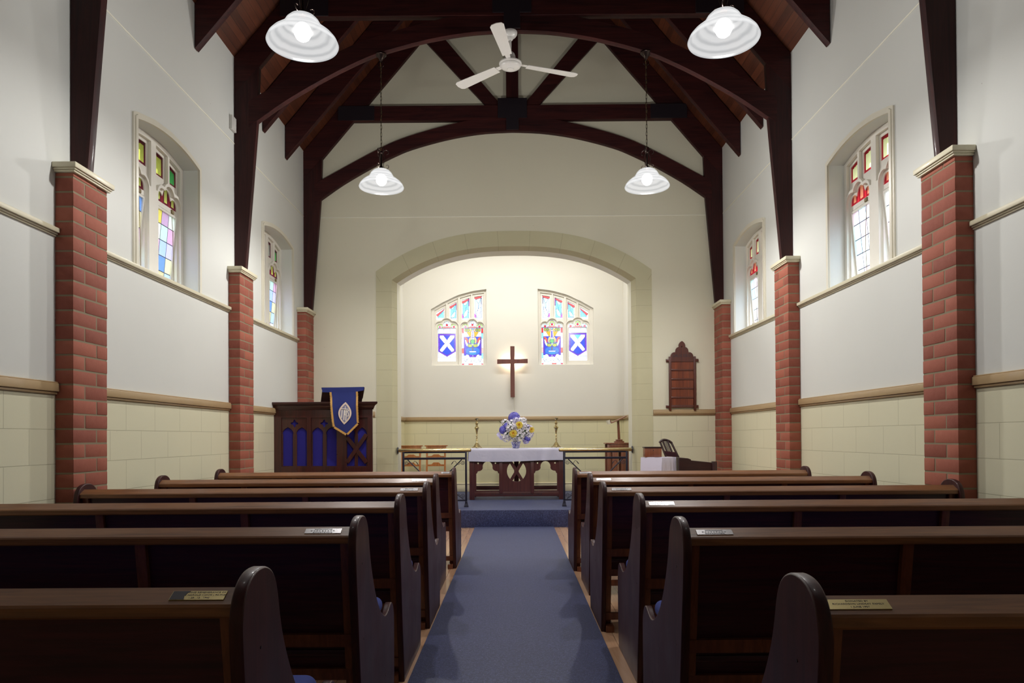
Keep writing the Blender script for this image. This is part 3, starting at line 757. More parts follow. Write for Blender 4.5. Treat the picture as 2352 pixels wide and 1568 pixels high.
# ---------------------------------------------------------------- brick pilasters
def brick_col():
    r = random.random(); a, b = (122, 58, 43), (156, 86, 66)
    return srgb(tuple(a[i] + (b[i] - a[i]) * r for i in range(3)))
ORD = ['nearest', 'middle', 'farthest']
WHERE = {(-1, 0): 'red brick pilaster on left wall nearest the camera, left of the larger left window', (-1, 1): 'red brick pilaster between the two left windows', (-1, 2): 'red brick pilaster in the left corner behind the pulpit',
         (1, 0): 'red brick pilaster on right wall nearest the camera, right of the larger right window', (1, 1): 'red brick pilaster between the two right windows', (1, 2): 'red brick pilaster in the right corner beside the hymn board'}
for side, xw in ((-1, XL), (1, XR)):
    xin = xw - side * .106; zt = 2.715 if side < 0 else 2.772; z0 = .055 if side < 0 else .020
    for i, D in enumerate(PD):
        p = thing('brick_pilaster', ((xw + xin) / 2, D + PW / 2, 0), WHERE[(side, i)], 'pilaster', 'brick pilasters carrying the roof trusses')
        xs_ = xw - side * .0008; mb = MB(); mb.box(xs_, xin + side * .0016, D + .0018, D + PW - .0018, 0, zt - .055, 0, m_mortar, (1, 1, 1, 1))
        k = -1
        while z0 + k * .086 < zt - .055:
            a, b = max(0, z0 + k * .086 + .005), min(zt - .0555, z0 + k * .086 + .081)
            if b - a > .01:
                j = lambda: random.uniform(-.0012, .0012)
                cuts = (D, D + .110, D + .120, D + PW) if k % 2 else (D, D + .231, D + .241, D + PW)
                mb.box(xs_, xin + j(), cuts[0] + j(), cuts[1], a, b, .0025, m_brick, brick_col())
                mb.box(xs_, xin + j(), cuts[2], cuts[3] + j(), a, b, .0025, m_brick, brick_col())
            k += 1
        obj('brick_shaft', mb, None, p)
        cp_ = MB()
        for q, za, zb in ((.016, zt - .055, zt - .043), (.023, zt - .043, zt - .032), (.032, zt - .032, zt)):
            cp_.box(xs_, xin - side * q, D - q, min(D + PW + q, DE - .001 if i == 2 else 99), za, zb, .004)
        obj('capital', cp_, m_cap, p)

# ---------------------------------------------------------------- roof trusses and rafters
ALO = [(-2.52, 4.09), (-2.44, 4.14), (-2.15, 4.34), (-1.775, 4.555), (-1.47, 4.705), (-1.28, 4.78), (-.955, 4.872), (-.66, 4.935), (-.34, 4.978), (.0, 4.993)]
AUP = [(.0, 5.165), (-.41, 5.148), (-.72, 5.097), (-1.154, 4.984), (-1.54, 4.852), (-1.97, 4.635), (-2.43, 4.385), (-2.52, 4.33)]
def dens(p, n=3):
    """smooth a drawn line with Catmull-Rom"""
    o = []
    for i in range(len(p) - 1):
        p0 = p[max(i - 1, 0)]; p1 = p[i]; p2 = p[i + 1]; p3 = p[min(i + 2, len(p) - 1)]
        for k in range(n):
            u = k / n
            o.append(tuple(.5 * (2 * p1[j] + (p2[j] - p0[j]) * u + (2 * p0[j] - 5 * p1[j] + 4 * p2[j] - p3[j]) * u * u + (3 * p1[j] - p0[j] - 3 * p2[j] + p3[j]) * u ** 3) for j in (0, 1)))
    return o + [p[-1]]
def mirx(p, s): return [(XC + q[0], q[1]) for q in p] if s < 0 else [(XC - q[0], q[1]) for q in p][::-1]
def rafter_pts(): return [(-2.66, ZE - .385), (0, ZE - .385 + 2.66 * SL), (0, ZE + 2.66 * SL - .01), (-2.66, ZE - .01)]
def truss(y, label):
    r = thing('roof_truss', (XC, y + .035, 2.72), label, 'roof truss', 'dark timber roof trusses'); F = FXat(y)
    for s in (-1, 1):
        zb = 2.7155 if s < 0 else 2.7725
        obj('post', MB().prism(mirx([(-2.658, zb), (-2.556, zb), (-2.44, 4.14), (-2.42, 4.67), (-2.658, 4.40)], s), .004, .066, F, None, .002), W_DARKZ, r)
        obj('rafter_beam', MB().prism(mirx(rafter_pts(), s), .007, .063, F, None, .002), W_DARK, r)
        obj('arch_brace', MB().prism(mirx(dens(ALO) + dens(AUP), s), 0, .07, F, None, .002), W_DARK, r)
        # strut
        a = (-.155, 5.23); b = (-1.06, 6.262); dx, dz = b[0] - a[0], b[1] - a[1]; L_ = math.hypot(dx, dz); nx, nz = dz / L_ * .07, -dx / L_ * .07
        obj('strut', MB().prism(mirx([(a[0] - nx, a[1] - nz), (a[0] + nx, a[1] + nz), (b[0] + nx + .02, b[1] + nz + .03), (b[0] - nx - .02, b[1] - nz - .03)][::-1], s), .010, .060, F, None, .002), W_DARK, r)
        obj('end_plate', MB().prism(mirx(rect(-2.21, -1.75, 5.131, 5.314), s), -.022, -.012, F, None, .002), W_PLATE, r)
    obj('tie_beam', MB().prism([(XC + a, b) for a, b in rect(-2.205, 2.205, 5.13, 5.315)], -.012, .069, F, None, .003), W_DARK, r)
    obj('king_post', MB().prism([(XC + a, b) for a, b in rect(-.078, .078, 5.0, 7.75)], .002, .068, F, None, .002), W_DARKZ, r)
    pl = MB().prism([(XC + a, b) for a, b in [(-.185, 5.15), (-.078, 5.15), (-.078, 4.998), (.078, 4.998), (.078, 5.15), (.185, 5.15), (.185, 5.40), (-.185, 5.40)]], -.024, -.012, F, None, .002)
    for bx in (-.13, 0, .13):
        for bz in (5.2, 5.34): pl.lathe([(.008, -.029), (.008, -.022)], (XC + bx, y, bz), 8, None, Matrix.Rotation(-PI / 2, 4, 'X') @ Matrix.Scale(-1, 4, (0, 0, 1)))
    obj('gusset_plate', pl, W_PLATE, r)
    return r
t1 = truss(4.348, 'dark timber roof truss above the nearest brick pilasters')
t2 = truss(6.919, 'dark timber roof truss with a white fan hanging from its middle')
t3 = truss(9.209, 'dark timber roof truss flat against the wall above the chancel arch')
copy_thing(t1, (XC, 1.815, 2.72), 'dark timber roof truss out of view behind the photographer')
RAF = [(5.25, 'the nearest bay'), (6.054, 'front of middle truss'), (7.696, 'behind the middle truss'), (8.460, 'nearest the chancel wall')]
for s in (-1, 1):
    for D, w_ in RAF:
        sd = 'left' if s < 0 else 'right'
        lb = {5.25: 'dark %s rafter in the nearest bay, mostly above the frame', 6.054: 'dark %s rafter ending on the wall in front of the middle truss',
              7.696: 'dark %s rafter just behind the middle truss', 8.460: 'dark %s rafter nearest the chancel wall'}[D] % sd
        o = obj('rafter', MB().prism(mirx([(a + .009, b) for a, b in rafter_pts()[:1]] + rafter_pts()[1:3] + [(-2.651, ZE - .01)], s), 0, .072, FXat(D), None, .003), W_DARK, None, at=(XC + s * 2.6, D + .035, 4.4))
        tag(o, lb, 'rafter', 'common rafters of the roof')
# ================================================================ THINGS
runner = obj('carpet_runner', MB().box(-.487, .482, YB + .3, 8.948, 0.0005, .011, .004), m_runner, at=(0, 3, 0))
tag(runner, 'long blue-grey carpet runner down the aisle between the pews', 'carpet')

# ---------------------------------------------------------------- pews
def pew(side, D, xa, name_label, plaque, cushion, gold=None, L=2.0, txt=None):
    """side -1 left, +1 right; D = far edge of the top rail, xa = |x| of the aisle face"""
    X = lambda a: side * (xa + a)
    r = thing('church_pew', (X(L / 2), D + .2, 0), name_label, 'pew', 'wooden pews on the %s of the aisle' % ('left' if side < 0 else 'right'))
    prof = [(.63, 0), (.648, .2), (.650, .36), (.640, .405), (.618, .436), (.590, .449), (.560, .446), (.530, .436), (.490, .428), (.450, .430), (.410, .442), (.355, .470), (.300, .512), (.250, .565), (.205, .628), (.170, .690), (.150, .742), (.138, .785), (.122, .818), (.098, .840), (.066, .853), (.032, .856), (-.004, .851), (-.034, .836), (-.055, .812), (-.066, .780), (-.068, .745), (-.058, .66), (-.040, .55), (-.020, .42), (.010, .25), (.055, 0)]
    th = .026
    for a in (0, L - th):
        fy = FY(max(X(a), X(a + th)))
        obj('end_panel', MB().prism([(D + s_, z) for s_, z in dens([(.648, .15)] + prof[1:-1] + [(.030, .15)], 3)] + [(D + .055, 0), (D + .63, 0)], 0, th, fy, None, .004), W_END, r, smooth=50)
    x0, x1 = sorted((X(th - .002), X(L - th + .002)))
    # top rail: worn cap sloping towards the back
    fy = FY(x1)
    obj('top_rail', MB().prism([(D + s_, z) for s_, z in [(.0, .822), (-.003, .825), (-.046, .802), (-.050, .797), (-.050, .780), (-.047, .776), (-.012, .776), (.0, .787)]][::-1], 0, x1 - x0, fy, None, .0015), W_RAIL, r, smooth=0)
    lean = lambda z: (.785 - z) * .16
    def slab(za, zb, s0, s1, xx0, xx1, mb=None, bev=.0):
        mb = mb or MB()
        return mb.prism([(D + lean(za) + s0, za), (D + lean(za) + s1, za), (D + lean(zb) + s1, zb), (D + lean(zb) + s0, zb)], 0, xx1 - xx0, FY(xx1), None, bev)
    obj('back_panel', slab(.47, .783, -.008, .004, x0, x1), W_PANEL, r)
    obj('middle_rail', slab(.431, .473, -.032, .004, x0, x1, None, .002), W_STILE, r)
    obj('lower_panel', slab(.352, .434, -.008, .004, x0, x1), W_PANEL, r)
    obj('lower_rail', slab(.316, .355, -.026, .004, x0, x1, None, .002), W_STILE, r)
    for a in (th, .70 - .017, 1.33, L - th - .034):
        xx0, xx1 = sorted((X(a), X(a + .034)))
        mb = slab(.473, .780, -.026, -.006, xx0, xx1, None, .0015); slab(.354, .432, -.026, -.006, xx0, xx1, mb, .0015)
        slab(.03, .318, -.024, .012, xx0, xx1, mb, .0015)
        obj('stile', mb, W_STILE, r)
        if a in (th, L - th - .034): obj('foot_block', MB().box(xx0 - .012 * (side < 0), xx1 + .012 * (side > 0), D + .03, D + .19, 0, .036, .003), W_STILE, r)
    obj('floor_rail', MB().box(x0, x1, D + .075, D + .10, .062, .102, .002), W_STILE, r)
    obj('seat', MB().box(x0, x1, D + .045, D + .56, .395, .417, .006), W_PANEL, r)
    if plaque:
        pa, pw = plaque
        xx0, xx1 = sorted((X(pa), X(pa + pw)))
        # the sloping top of the rail
        c = Vector(((xx0 + xx1) / 2, D - .0255, .8138)); slope = Vector((0, .043, .023)).normalized()
        fr = frame(c, (1, 0, 0), upv=slope)
        w2 = (xx1 - xx0) / 2
        p = obj('plaque', MB().prism(rect(-w2, w2, -.0125, .0125), -.0012, .0012, fr, None, 0), m_brassplaque if gold else m_silver, r, smooth=0)
        mb = MB(); f2 = fr @ Matrix.Translation((0, 0, .0013))
        if txt:
            for i, (s_, yy, xx) in enumerate(txt): mb.text(s_, .0058, f2 @ Matrix.Translation((xx, yy, 0)), None, .0002, sx=1.1)
            if gold == 1:
                p2 = obj('patina', MB().prism([(-w2 + .001, -.0118), (-w2 * .45, -.0118), (-w2 * .5, .0), (-w2 * .36, .0118), (-w2 + .001, .0118)], -.0016, -.0010, fr), m_ink, p, smooth=0)  # dark patch over the left end of the plate
        else:
            for yy, ww in ((.008, .5), (0, .7), (-.008, .55)):
                for q in range(9):
                    mb.prism(rect(-w2 * ww + q * w2 * ww * .22, -w2 * ww + q * w2 * ww * .22 + w2 * .10, yy - .002, yy + .002), 0, .0003, f2)
        obj('lettering', mb, m_ink, p, smooth=0)
    # screws on the aisle face
    for s_, z in ((.03, .70), (.05, .45), (.32, .36), (.45, .2)):
        obj('screw', MB().lathe([(.0, .0012), (.003, .0012), (.004, -.001)], (X(0), D + s_, z), 8, None, Matrix.Rotation(-side * PI / 2, 4, 'Y')), m_bronze, r)
    if cushion:
        q = MB(); bm = bmesh.new(); bmesh.ops.create_cube(bm, size=1)
        for v in bm.verts: v.co = Vector((v.co.x * (x1 - x0 - .004), v.co.y * .46, v.co.z * .066))
        bmesh.ops.bevel(bm, geom=list(bm.edges), offset=.03, segments=5, profile=.5, affect='EDGES')
        q.bm(bm, None, None, Matrix.Translation(((x0 + x1) / 2, D + .325, .4505)))
        o = obj('pew_cushion', q, m_cush, at=((x0 + x1) / 2, D + .325, .4172))
        tag(o, cushion, 'cushion', 'blue cushions on the pew seats')
    return r
T1 = [('IN LOVING REMEMBRANCE OF', .0078, .006), ('GEORGE HAROLD ( JOCK ) PAYNE', .0004, .002), ('- 28 . 12 . 1942', -.0072, .004)]
T2 = [('DONATED BY', .0078, 0), ('RICHARDSON LINDSAY FAMILY', .0004, 0), ('1 JUNE 1957', -.0072, 0)]
pew(-1, 6.12, .495, 'dark wooden pew left of the aisle, farthest row nearest the pulpit', (.045, .07), None)
pew(-1, 5.10, .540, 'dark wooden pew left of the aisle, second row from the pulpit', (.07, .10), None, L=1.95)
pew(-1, 4.185, .495, 'dark wooden pew left of the aisle whose wall end stands before the nearest pilaster', (.055, .10), None)
pew(-1, 3.27, .505, 'dark wooden pew left of the aisle, fourth row from the pulpit, without a plaque', None, 'blue seat cushion on the left pew that has no plaque')
pew(-1, 2.35, .497, 'dark wooden pew left of the aisle, second row from the camera, silver plaque', (.055, .115), 'blue seat cushion on the left pew second from the camera')
pew(-1, 1.405, .500, 'dark wooden pew left of the aisle nearest the camera, worded brass plaque', (.047, .103), 'blue seat cushion on the left pew nearest the camera', 1, txt=T1)
pew(1, 5.965, .485, 'dark wooden pew right of the aisle, farthest row before the white cloth', (.045, .10), None, L=1.92)
pew(1, 5.045, .515, 'dark wooden pew right of the aisle, second row from the chancel', (.05, .10), None, L=1.96)
pew(1, 4.10, .488, 'dark wooden pew right of the aisle with a chipped pale aisle edge', (.055, .11), None)
pew(1, 3.225, .545, 'dark wooden pew right of the aisle, fourth row from the chancel', (.045, .11), 'blue seat cushion on the right pew third from the camera', L=1.95)
pew(1, 2.262, .507, 'dark wooden pew right of the aisle, second row from the camera', (.05, .11), 'blue seat cushion on the right pew second from the camera')
pew(1, 1.300, .512, 'dark wooden pew right of the aisle nearest the camera, brass plaque', (.032, .108), None, 2, txt=T2)

# ---------------------------------------------------------------- pendant lamps
def pendant(x, y, zr, label):
    """zr = height of the rim"""
    r = thing('pendant_lamp', (x, y, zr), label, 'lamp', 'pendant lamps hanging from the trusses')
    zt = 4.79
    obj('ceiling_rose', MB().lathe([(.004, 0), (.052, 0), (.054, -.012), (.045, -.018), (.036, -.032), (.026, -.040), (.018, -.058), (.012, -.066), (.004, -.072)][::-1], (x, y, zt), 24), m_bronze, r)
    # chain of oval links, large ring at both ends
    mb = MB(); z = zt - .075; top = z
    mb.torus((x, y, z - .028), .026, .0035, None, Matrix.Rotation(PI / 2, 4, 'X'), 18); z -= .056
    zb = zr + .392; n = int((z - zb) / .034); st = (z - zb) / n
    for i in range(n):
        mb.torus((x, y, z - st / 2), st * .62, .0026, None, Matrix.Rotation(PI / 2 * (i % 2), 4, 'Z') @ Matrix.Rotation(PI / 2, 4, 'X'), 12, 5, (.42, 1, 1)); z -= st
    mb.torus((x, y, z - .024), .024, .0035, None, Matrix.Rotation(PI / 2, 4, 'X'), 18)
    obj('chain', mb, m_bronze, r)
    pts = [(x + (.006 if i % 2 else -.006), y + .004, top - (top - zb + .03) * i / 12) for i in range(13)]
    obj('flex', MB().tube(pts, .0028, smooth=True), m_cord, r)
    z0 = zr + .178
    mb = MB().lathe([(.010, 0), (.024, 0), (.020, .02), (.009, .035), (.009, .15), (.016, .158), (.010, .17), (.004, .18)], (x, y, z0), 16)
    obj('stem', mb, m_bronze, r)
    for k in range(3):
        a = 2 * PI * k / 3 + .15; cs_, sn = math.cos(a), math.sin(a)
        pts = []
        for i in range(9):                                     # lower curl
            t_ = i / 8 * 1.55 * PI; rr = .026 * (1 - .35 * (1 - i / 8)); pts.append((.044 - rr * math.cos(t_ + .3) * 1.0, .030 + rr * math.sin(t_ + PI)))
        lo = [(.044, .040), (.056, .047), (.067, .041), (.071, .028), (.065, .014), (.050, .006), (.034, .009), (.022, .022), (.018, .045), (.030, .08), (.036, .105), (.028, .132), (.016, .150), (.018, .168), (.030, .186), (.048, .192), (.065, .182), (.071, .165), (.064, .150), (.050, .146)]
        obj('scroll', MB().tube([(x + cs_ * q[0], y + sn * q[0], z0 + q[1]) for q in lo], .0028, smooth=True), m_bronze, r)
    prof = [(.030, .180), (.055, .176), (.078, .164), (.097, .145), (.109, .124), (.117, .108), (.131, .095), (.156, .078), (.182, .057), (.202, .034), (.213, .008), (.210, .001), (.205, .008), (.195, .032), (.175, .053), (.150, .073), (.125, .090), (.110, .105), (.102, .121), (.091, .140), (.073, .158), (.052, .170), (.030, .174)]
    obj('glass_shade', MB().lathe(prof, (x, y, zr), 56), m_shade, r, smooth=60)
    bl = MB().lathe([(.0, -.056), (.020, -.052), (.038, -.038), (.050, -.014), (.051, .008), (.043, .032), (.028, .048), (.0, .058)], (x, y, zr + .078), 24)
    obj('bulb', bl, m_bulb, r, smooth=60)
    return r
PEND = [(-1.262, 4.383, 3.488, 'near left pendant lamp with a large white glass shade cut by the frame top'), (1.283, 4.383, 3.492, 'near right pendant lamp with a large white glass shade cut by the frame top'),
        (-1.253, 6.954, 3.500, 'smaller looking pendant lamp on a chain from the middle truss, left of the arch'), (1.290, 6.954, 3.486, 'smaller looking pendant lamp on a chain from the middle truss, right of the arch')]
LAMPS = []
for x, y, z, lb in PEND:
    LAMPS.append(pendant(x, y, z, lb))
copy_thing(LAMPS[0], (-1.262, 1.85, 3.49), 'pendant lamp added for fill light, unseen behind the photographer on the left')  # this pair is added out of view to help light the nave
copy_thing(LAMPS[1], (1.283, 1.85, 3.49), 'pendant lamp added for fill light, unseen behind the photographer on the right')

# ---------------------------------------------------------------- ceiling fan (blades at rest)
fx, fy_ = -.010, 6.954
r = thing('ceiling_fan', (fx, fy_, 4.64), 'white ceiling fan hanging from the middle truss', 'fan')
obj('canopy', MB().lathe([(.0, -.078), (.022, -.078), (.030, -.066), (.034, -.056), (.052, -.046), (.066, -.026), (.068, -.006), (.066, 0), (.0, 0)], (fx, fy_, 4.992), 32), m_fan, r)
obj('down_rod', MB().lathe([(.011, 0), (.011, .13)], (fx, fy_, 4.80), 16), m_fan, r)
obj('motor', MB().lathe([(.0, -.012), (.030, -.012), (.034, -.004), (.060, .0), (.088, .010), (.098, .020), (.100, .034), (.108, .040), (.109, .050), (.092, .062), (.050, .072), (.048, .115), (.040, .140), (.022, .160), (.011, .165)], (fx, fy_, 4.640), 40), m_fan, r)
for k in range(3):
    a = 2 * PI * k / 3 + .35
    mx = Matrix.Translation((fx, fy_, 4.686)) @ Matrix.Rotation(a, 4, 'Z') @ Matrix.Rotation(math.radians(9), 4, 'X')
    b = obj('blade', MB().prism([(.17, -.045), (.66, -.062), (.69, -.045), (.70, 0), (.69, .045), (.66, .062), (.17, .045)], -.003, .003, mx, None, .001), m_fan, r)
    obj('blade_arm', MB().prism([(.05, -.016), (.24, -.03), (.24, .03), (.05, .016)], -.006, -.003, mx), m_fan, b)

# small white sensor box on the left wall
tag(obj('wall_sensor', MB().box(XL, XL + .028, 6.805, 6.915, 4.02, 4.155, .006).box(XL + .026, XL + .031, 6.825, 6.895, 4.035, 4.14, .004), m_plastic, at=(XL, 6.86, 4.09)), 'small white plastic sensor box high on the left wall beside the middle truss', 'sensor')

# ---------------------------------------------------------------- wall cross
Yc = 11.88
r = thing('wall_cross', (-.018, Yc, 1.76), 'dark brown wooden cross on the chancel back wall, lit from behind', 'cross')
obj('cross_beam', MB().prism([(-.052, 1.757), (.017, 1.757), (.017, 2.307), (.232, 2.312), (.232, 2.382), (.018, 2.378), (.019, 2.590), (-.051, 2.591), (-.051, 2.378), (-.266, 2.378), (-.266, 2.304), (-.052, 2.305)], 0, .03, FXat(Yc), None, .002), W_CROSS, r)
obj('backing_block', MB().box(-.036, .004, Yc + .030, DB, 1.78, 1.90, .002), m_cream, r)
obj('strip_light', MB().box(-.15, .115, Yc + .034, Yc + .05, 2.335, 2.350), m_strip, r)
obj('cord', MB().tube([(.010, DB - .006, 1.79), (.012, DB - .005, 1.6), (.014, DB - .006, 1.45)], .0022), m_cream, r)

# ---------------------------------------------------------------- hymn board
Y = 9.245
r = thing('hymn_board', (2.153, Y + .03, 1.43), 'dark wooden hymn number board with trefoil crest on the right wall', 'board')
def HB(x, y): q = un(1500 + x / 8.25, 770 + y / 8.25, 9.25); return (q[0], q[2])
crest = []
for cx_, cy_, rr, a0, a1 in ((398, 388, 68, 180, 262), (470, 305, 56, 190, 270),):
    pass
cr_l = [(330, 400), (334, 372), (348, 345), (372, 326), (400, 318), (420, 320), (422, 290), (430, 258), (450, 232), (478, 220), (486, 218), (482, 180), (494, 150), (518, 122), (546, 104)]
cr_pts = [HB(x, y) for x, y in [(340, 500), (336, 430)] + cr_l] + [HB(1092 - x, y) for x, y in cr_l[::-1][1:]] + [HB(762, 430), (HB(765, 500))]
tre = [HB(545 + 9 * math.cos(a) + 9 * math.cos(a * 3 + 1.57 * 2), 222 + 12 * math.sin(a) - 4) for a in [i * 2 * PI / 14 for i in range(14)]]
obj('crest', MB().prism(cr_pts[::-1], 0, .02, FXat(Y), None, .002, [tre[::-1]]), W_HYMN, r)
mb = MB()
for xa, xb, ya, yb in ((296, 348, 402, 1425), (765, 816, 398, 1425)):
    a, b = HB(xa, ya), HB(xb, yb); obj('upright', MB().box(a[0], b[0], Y - .008, Y + .028, b[1], a[1], .003), W_HYMN, r)
for ya, yb in ((446, 492), (1322, 1366)):
    a, b = HB(248, ya), HB(862, yb); obj('cross_rail', MB().box(a[0], b[0], Y + .004, Y + .032, b[1], a[1], .003), W_HYMN, r)
for ya, yb in ((492, 668), (668, 842), (842, 1016), (1016, 1190), (1190, 1366)):
    a, b = HB(345, ya), HB(768, yb)
    q = obj('number_panel', MB().box(a[0], b[0], Y + .010, Y + .020, b[1], a[1]), W_HYMNP, r)
    obj('slot_rail', MB().box(a[0], b[0], Y, Y + .012, b[1], b[1] + .020, .002), W_HYMN, q)
c = HB(545, 388)
obj('lettering', MB().text('LAUS DEO', .050, frame((c[0], Y - .001, c[1]), (1, 0, 0)), None, .0008, sx=1.0), m_ink, r, smooth=0)

# ---------------------------------------------------------------- pulpit
Yp = 8.05
def PP(x, y): q = un(560 + x / 4.4795, 850 + y / 4.4795, Yp); return (q[0], q[2])
r = thing('pulpit', (-2.1, Yp, 0), 'dark wooden pulpit front with blue cloth behind pointed arches', 'pulpit')
def gothic(x0, x1, yt, yb, n=10):
    """pointed arch hole in picture units"""
    e = 5; w = x1 - x0 + 2 * e; sp_y = yt + 66; L = [(x0, yb), (x1, yb), (x1, sp_y + 4), (x1 + e, sp_y)]
    for i in range(1, n + 1): a_ = i / n * PI / 3; L.append((x0 - e + w * math.cos(a_), sp_y - 66 * math.sin(a_) / .866))
    for i in range(n - 1, 0, -1): a_ = i / n * PI / 3; L.append((x1 + e - w * math.cos(a_), sp_y - 66 * math.sin(a_) / .866))
    L += [(x0 - e, sp_y), (x0, sp_y + 4)]
    return [PP(a, b) for a, b in L]
def boxpp(x0, y0, x1, y1): a = PP(x0, y0); b = PP(x1, y1); return rect(a[0], b[0], b[1], a[1])
L0 = PP(290, 400)[0]; R0 = PP(1322, 400)[0]; ZT = PP(800, 405)[1]
FPl = FXat(Yp)
obj('front_frame', MB().prism(rect(L0, R0, .02, ZT), 0, .030, FPl, None, .003, [boxpp(388, 490, 650, 990), boxpp(692, 490, 955, 990), boxpp(1056, 490, 1275, 990)] + [rect(PP(a, 0)[0] , PP(b, 0)[0], .10, .62) for a, b in ((388, 650), (692, 955), (1056, 1275))]), W_PULP, r)
quad = lambda cx_, cy_, rr: [PP(cx_ + rr * (1 + .35 * math.cos(4 * a)) * math.cos(a) * .8, cy_ + rr * (1 + .35 * math.cos(4 * a)) * math.sin(a) * .8) for a in [i * 2 * PI / 32 for i in range(32)]][::-1]
for (a, b), holes in (((388, 650), [gothic(400, 502, 588, 985), gothic(543, 645, 588, 985), quad(518, 547, 36)]), ((692, 955), [gothic(706, 810, 588, 985), gothic(850, 952, 588, 985), quad(824, 547, 36)]), ((1056, 1275), [gothic(1060, 1138, 588, 985), gothic(1172, 1258, 588, 985)])):
    p = obj('arched_panel', MB().prism(boxpp(a - 8, 484, b + 8, 996), .012, .024, FPl, None, .0015, holes), W_PULP, r)
    q = PP(a, 560), PP(b, 992)
    obj('cloth_backing', MB().box(q[0][0], q[1][0], Yp + .027, Yp + .031, q[1][1], PP(0, 500)[1]), m_bluep, p)
    obj('plinth_panel', MB().box(q[0][0] - .005, q[1][0] + .005, Yp + .016, Yp + .024, .09, .63), W_PULP, r)
# saltire on the third panel
for (xa, ya, xb, yb) in ((1062, 690, 1262, 950), (1262, 660, 1062, 950)):
    a, b = PP(xa, ya), PP(xb, yb); dx, dz = b[0] - a[0], b[1] - a[1]; L_ = math.hypot(dx, dz); nx, nz = -dz / L_ * .022, dx / L_ * .022
    obj('saltire_bar', MB().prism([(a[0] - nx, a[1] - nz), (b[0] - nx, b[1] - nz), (b[0] + nx, b[1] + nz), (a[0] + nx, a[1] + nz)], -.004 if xa < xb else -.006, .014, FPl, None, .002), W_PULP, r)
mb = MB(); RX = PP(1395, 360)[0]; LX = PP(285, 360)[0]
cpf = [(Yp + .05, ZT), (Yp - .010, ZT), (Yp - .014, ZT + .012), (Yp - .020, ZT + .014), (Yp - .024, ZT + .028), (Yp - .034, ZT + .042), (Yp - .050, ZT + .052), (Yp - .058, ZT + .056), (Yp - .062, ZT + .060), (Yp - .066, ZT + .066), (Yp - .066, ZT + .078), (Yp - .060, ZT + .083), (Yp + .05, ZT + .083)]
k_ = len(cpf); vs = [(L0, y_, z_) for y_, z_ in cpf] + [(R0 + max(0, Yp - y_) + .004, y_, z_) for y_, z_ in cpf]
mb.add(vs, [tuple(range(k_))[::-1], tuple(range(k_, 2 * k_))] + [(i, (i + 1) % k_, k_ + (i + 1) % k_, k_ + i) for i in range(k_)])
obj('cornice', mb, W_PULPX, r)
obj('side_panel', MB().box(L0, L0 + .028, Yp + .03, 8.90, .02, ZT, .003), W_PULP, r)
obj('side_cornice', MB().box(L0, L0 + .05, Yp + .05, 8.90, ZT, ZT + .08, .005), W_PULPX, r)
obj('plinth', MB().box(L0, R0 + .012, Yp - .014, Yp + .05, 0, .09, .004), W_PULPX, r)
zc = ZT + .083
# reading desk on the pulpit
r2 = thing('reading_desk', (-1.88, Yp + .02, zc), 'dark sloping reading desk on top of the pulpit, draped in blue', 'lectern')
def QQ(x, y, D=Yp): q = un(730 + x / 11.2, 870 + y / 11.2, D); return (q[0], q[2])
a = QQ(135, 232); b = QQ(1208, 215); c = QQ(1115, 625); d = QQ(55, 612)
zt_ = (a[1] + b[1]) / 2 - .004
xa, xb, xc_, xd = a[0], b[0], c[0], d[0]
y0_, y1_ = Yp - .03, Yp + .16
mb = MB().add([(xd, y0_ + .06, zc), (xc_, y0_ + .06, zc), (xb, y0_, zt_ - .012), (xa, y0_, zt_ - .012), (xd, y1_, zc), (xc_ - .05, y1_, zc), (xb - .06, y1_, zc + .05), (xa, y1_, zc + .05)], [(0, 1, 2, 3), (5, 4, 7, 6), (4, 0, 3, 7), (1, 5, 6, 2), (3, 2, 6, 7), (1, 0, 4, 5)])
obj('desk_box', mb, W_BLACK, r2, smooth=0)
obj('desk_top', MB().add([(xa - .006, y0_ - .012, zt_ - .012), (xb + .006, y0_ - .012, zt_ - .012), (xb - .06, y1_ + .02, zc + .045), (xa - .006, y1_ + .02, zc + .045), (xa - .006, y0_ - .012, zt_ + .001), (xb + .006, y0_ - .012, zt_ + .001), (xb - .06, y1_ + .02, zc + .06), (xa - .006, y1_ + .02, zc + .06)], [(3, 2, 1, 0), (4, 5, 6, 7), (0, 1, 5, 4), (1, 2, 6, 5), (2, 3, 7, 6), (3, 0, 4, 7)]), W_BLACK, r2, smooth=0)
# parament
r3 = thing('pulpit_fall', (-1.84, y0_ - .02, 1.15), 'blue embroidered cloth fall with gold fringe hanging from the reading desk', 'cloth')
def ysurf(z): return y0_ - .021 - max(0, zt_ - z) * .05 - (.03 if z < zc else 0) * min(1, (zc - z) / .04 if z < zc else 0)
def drape(pts, off=0.0): return [(p[0], ysurf(p[1]) - off, p[1]) for p in pts]
topA = [QQ(130, 232), QQ(1212, 212), QQ(1205, 300), (QQ(1060, 330)), QQ(600, 352), QQ(300, 352), QQ(150, 350)]
mb = MB()
mb.add(drape(topA), [tuple(range(len(topA)))[::-1]]); mb.add(drape(topA, -.003), [tuple(range(len(topA)))])
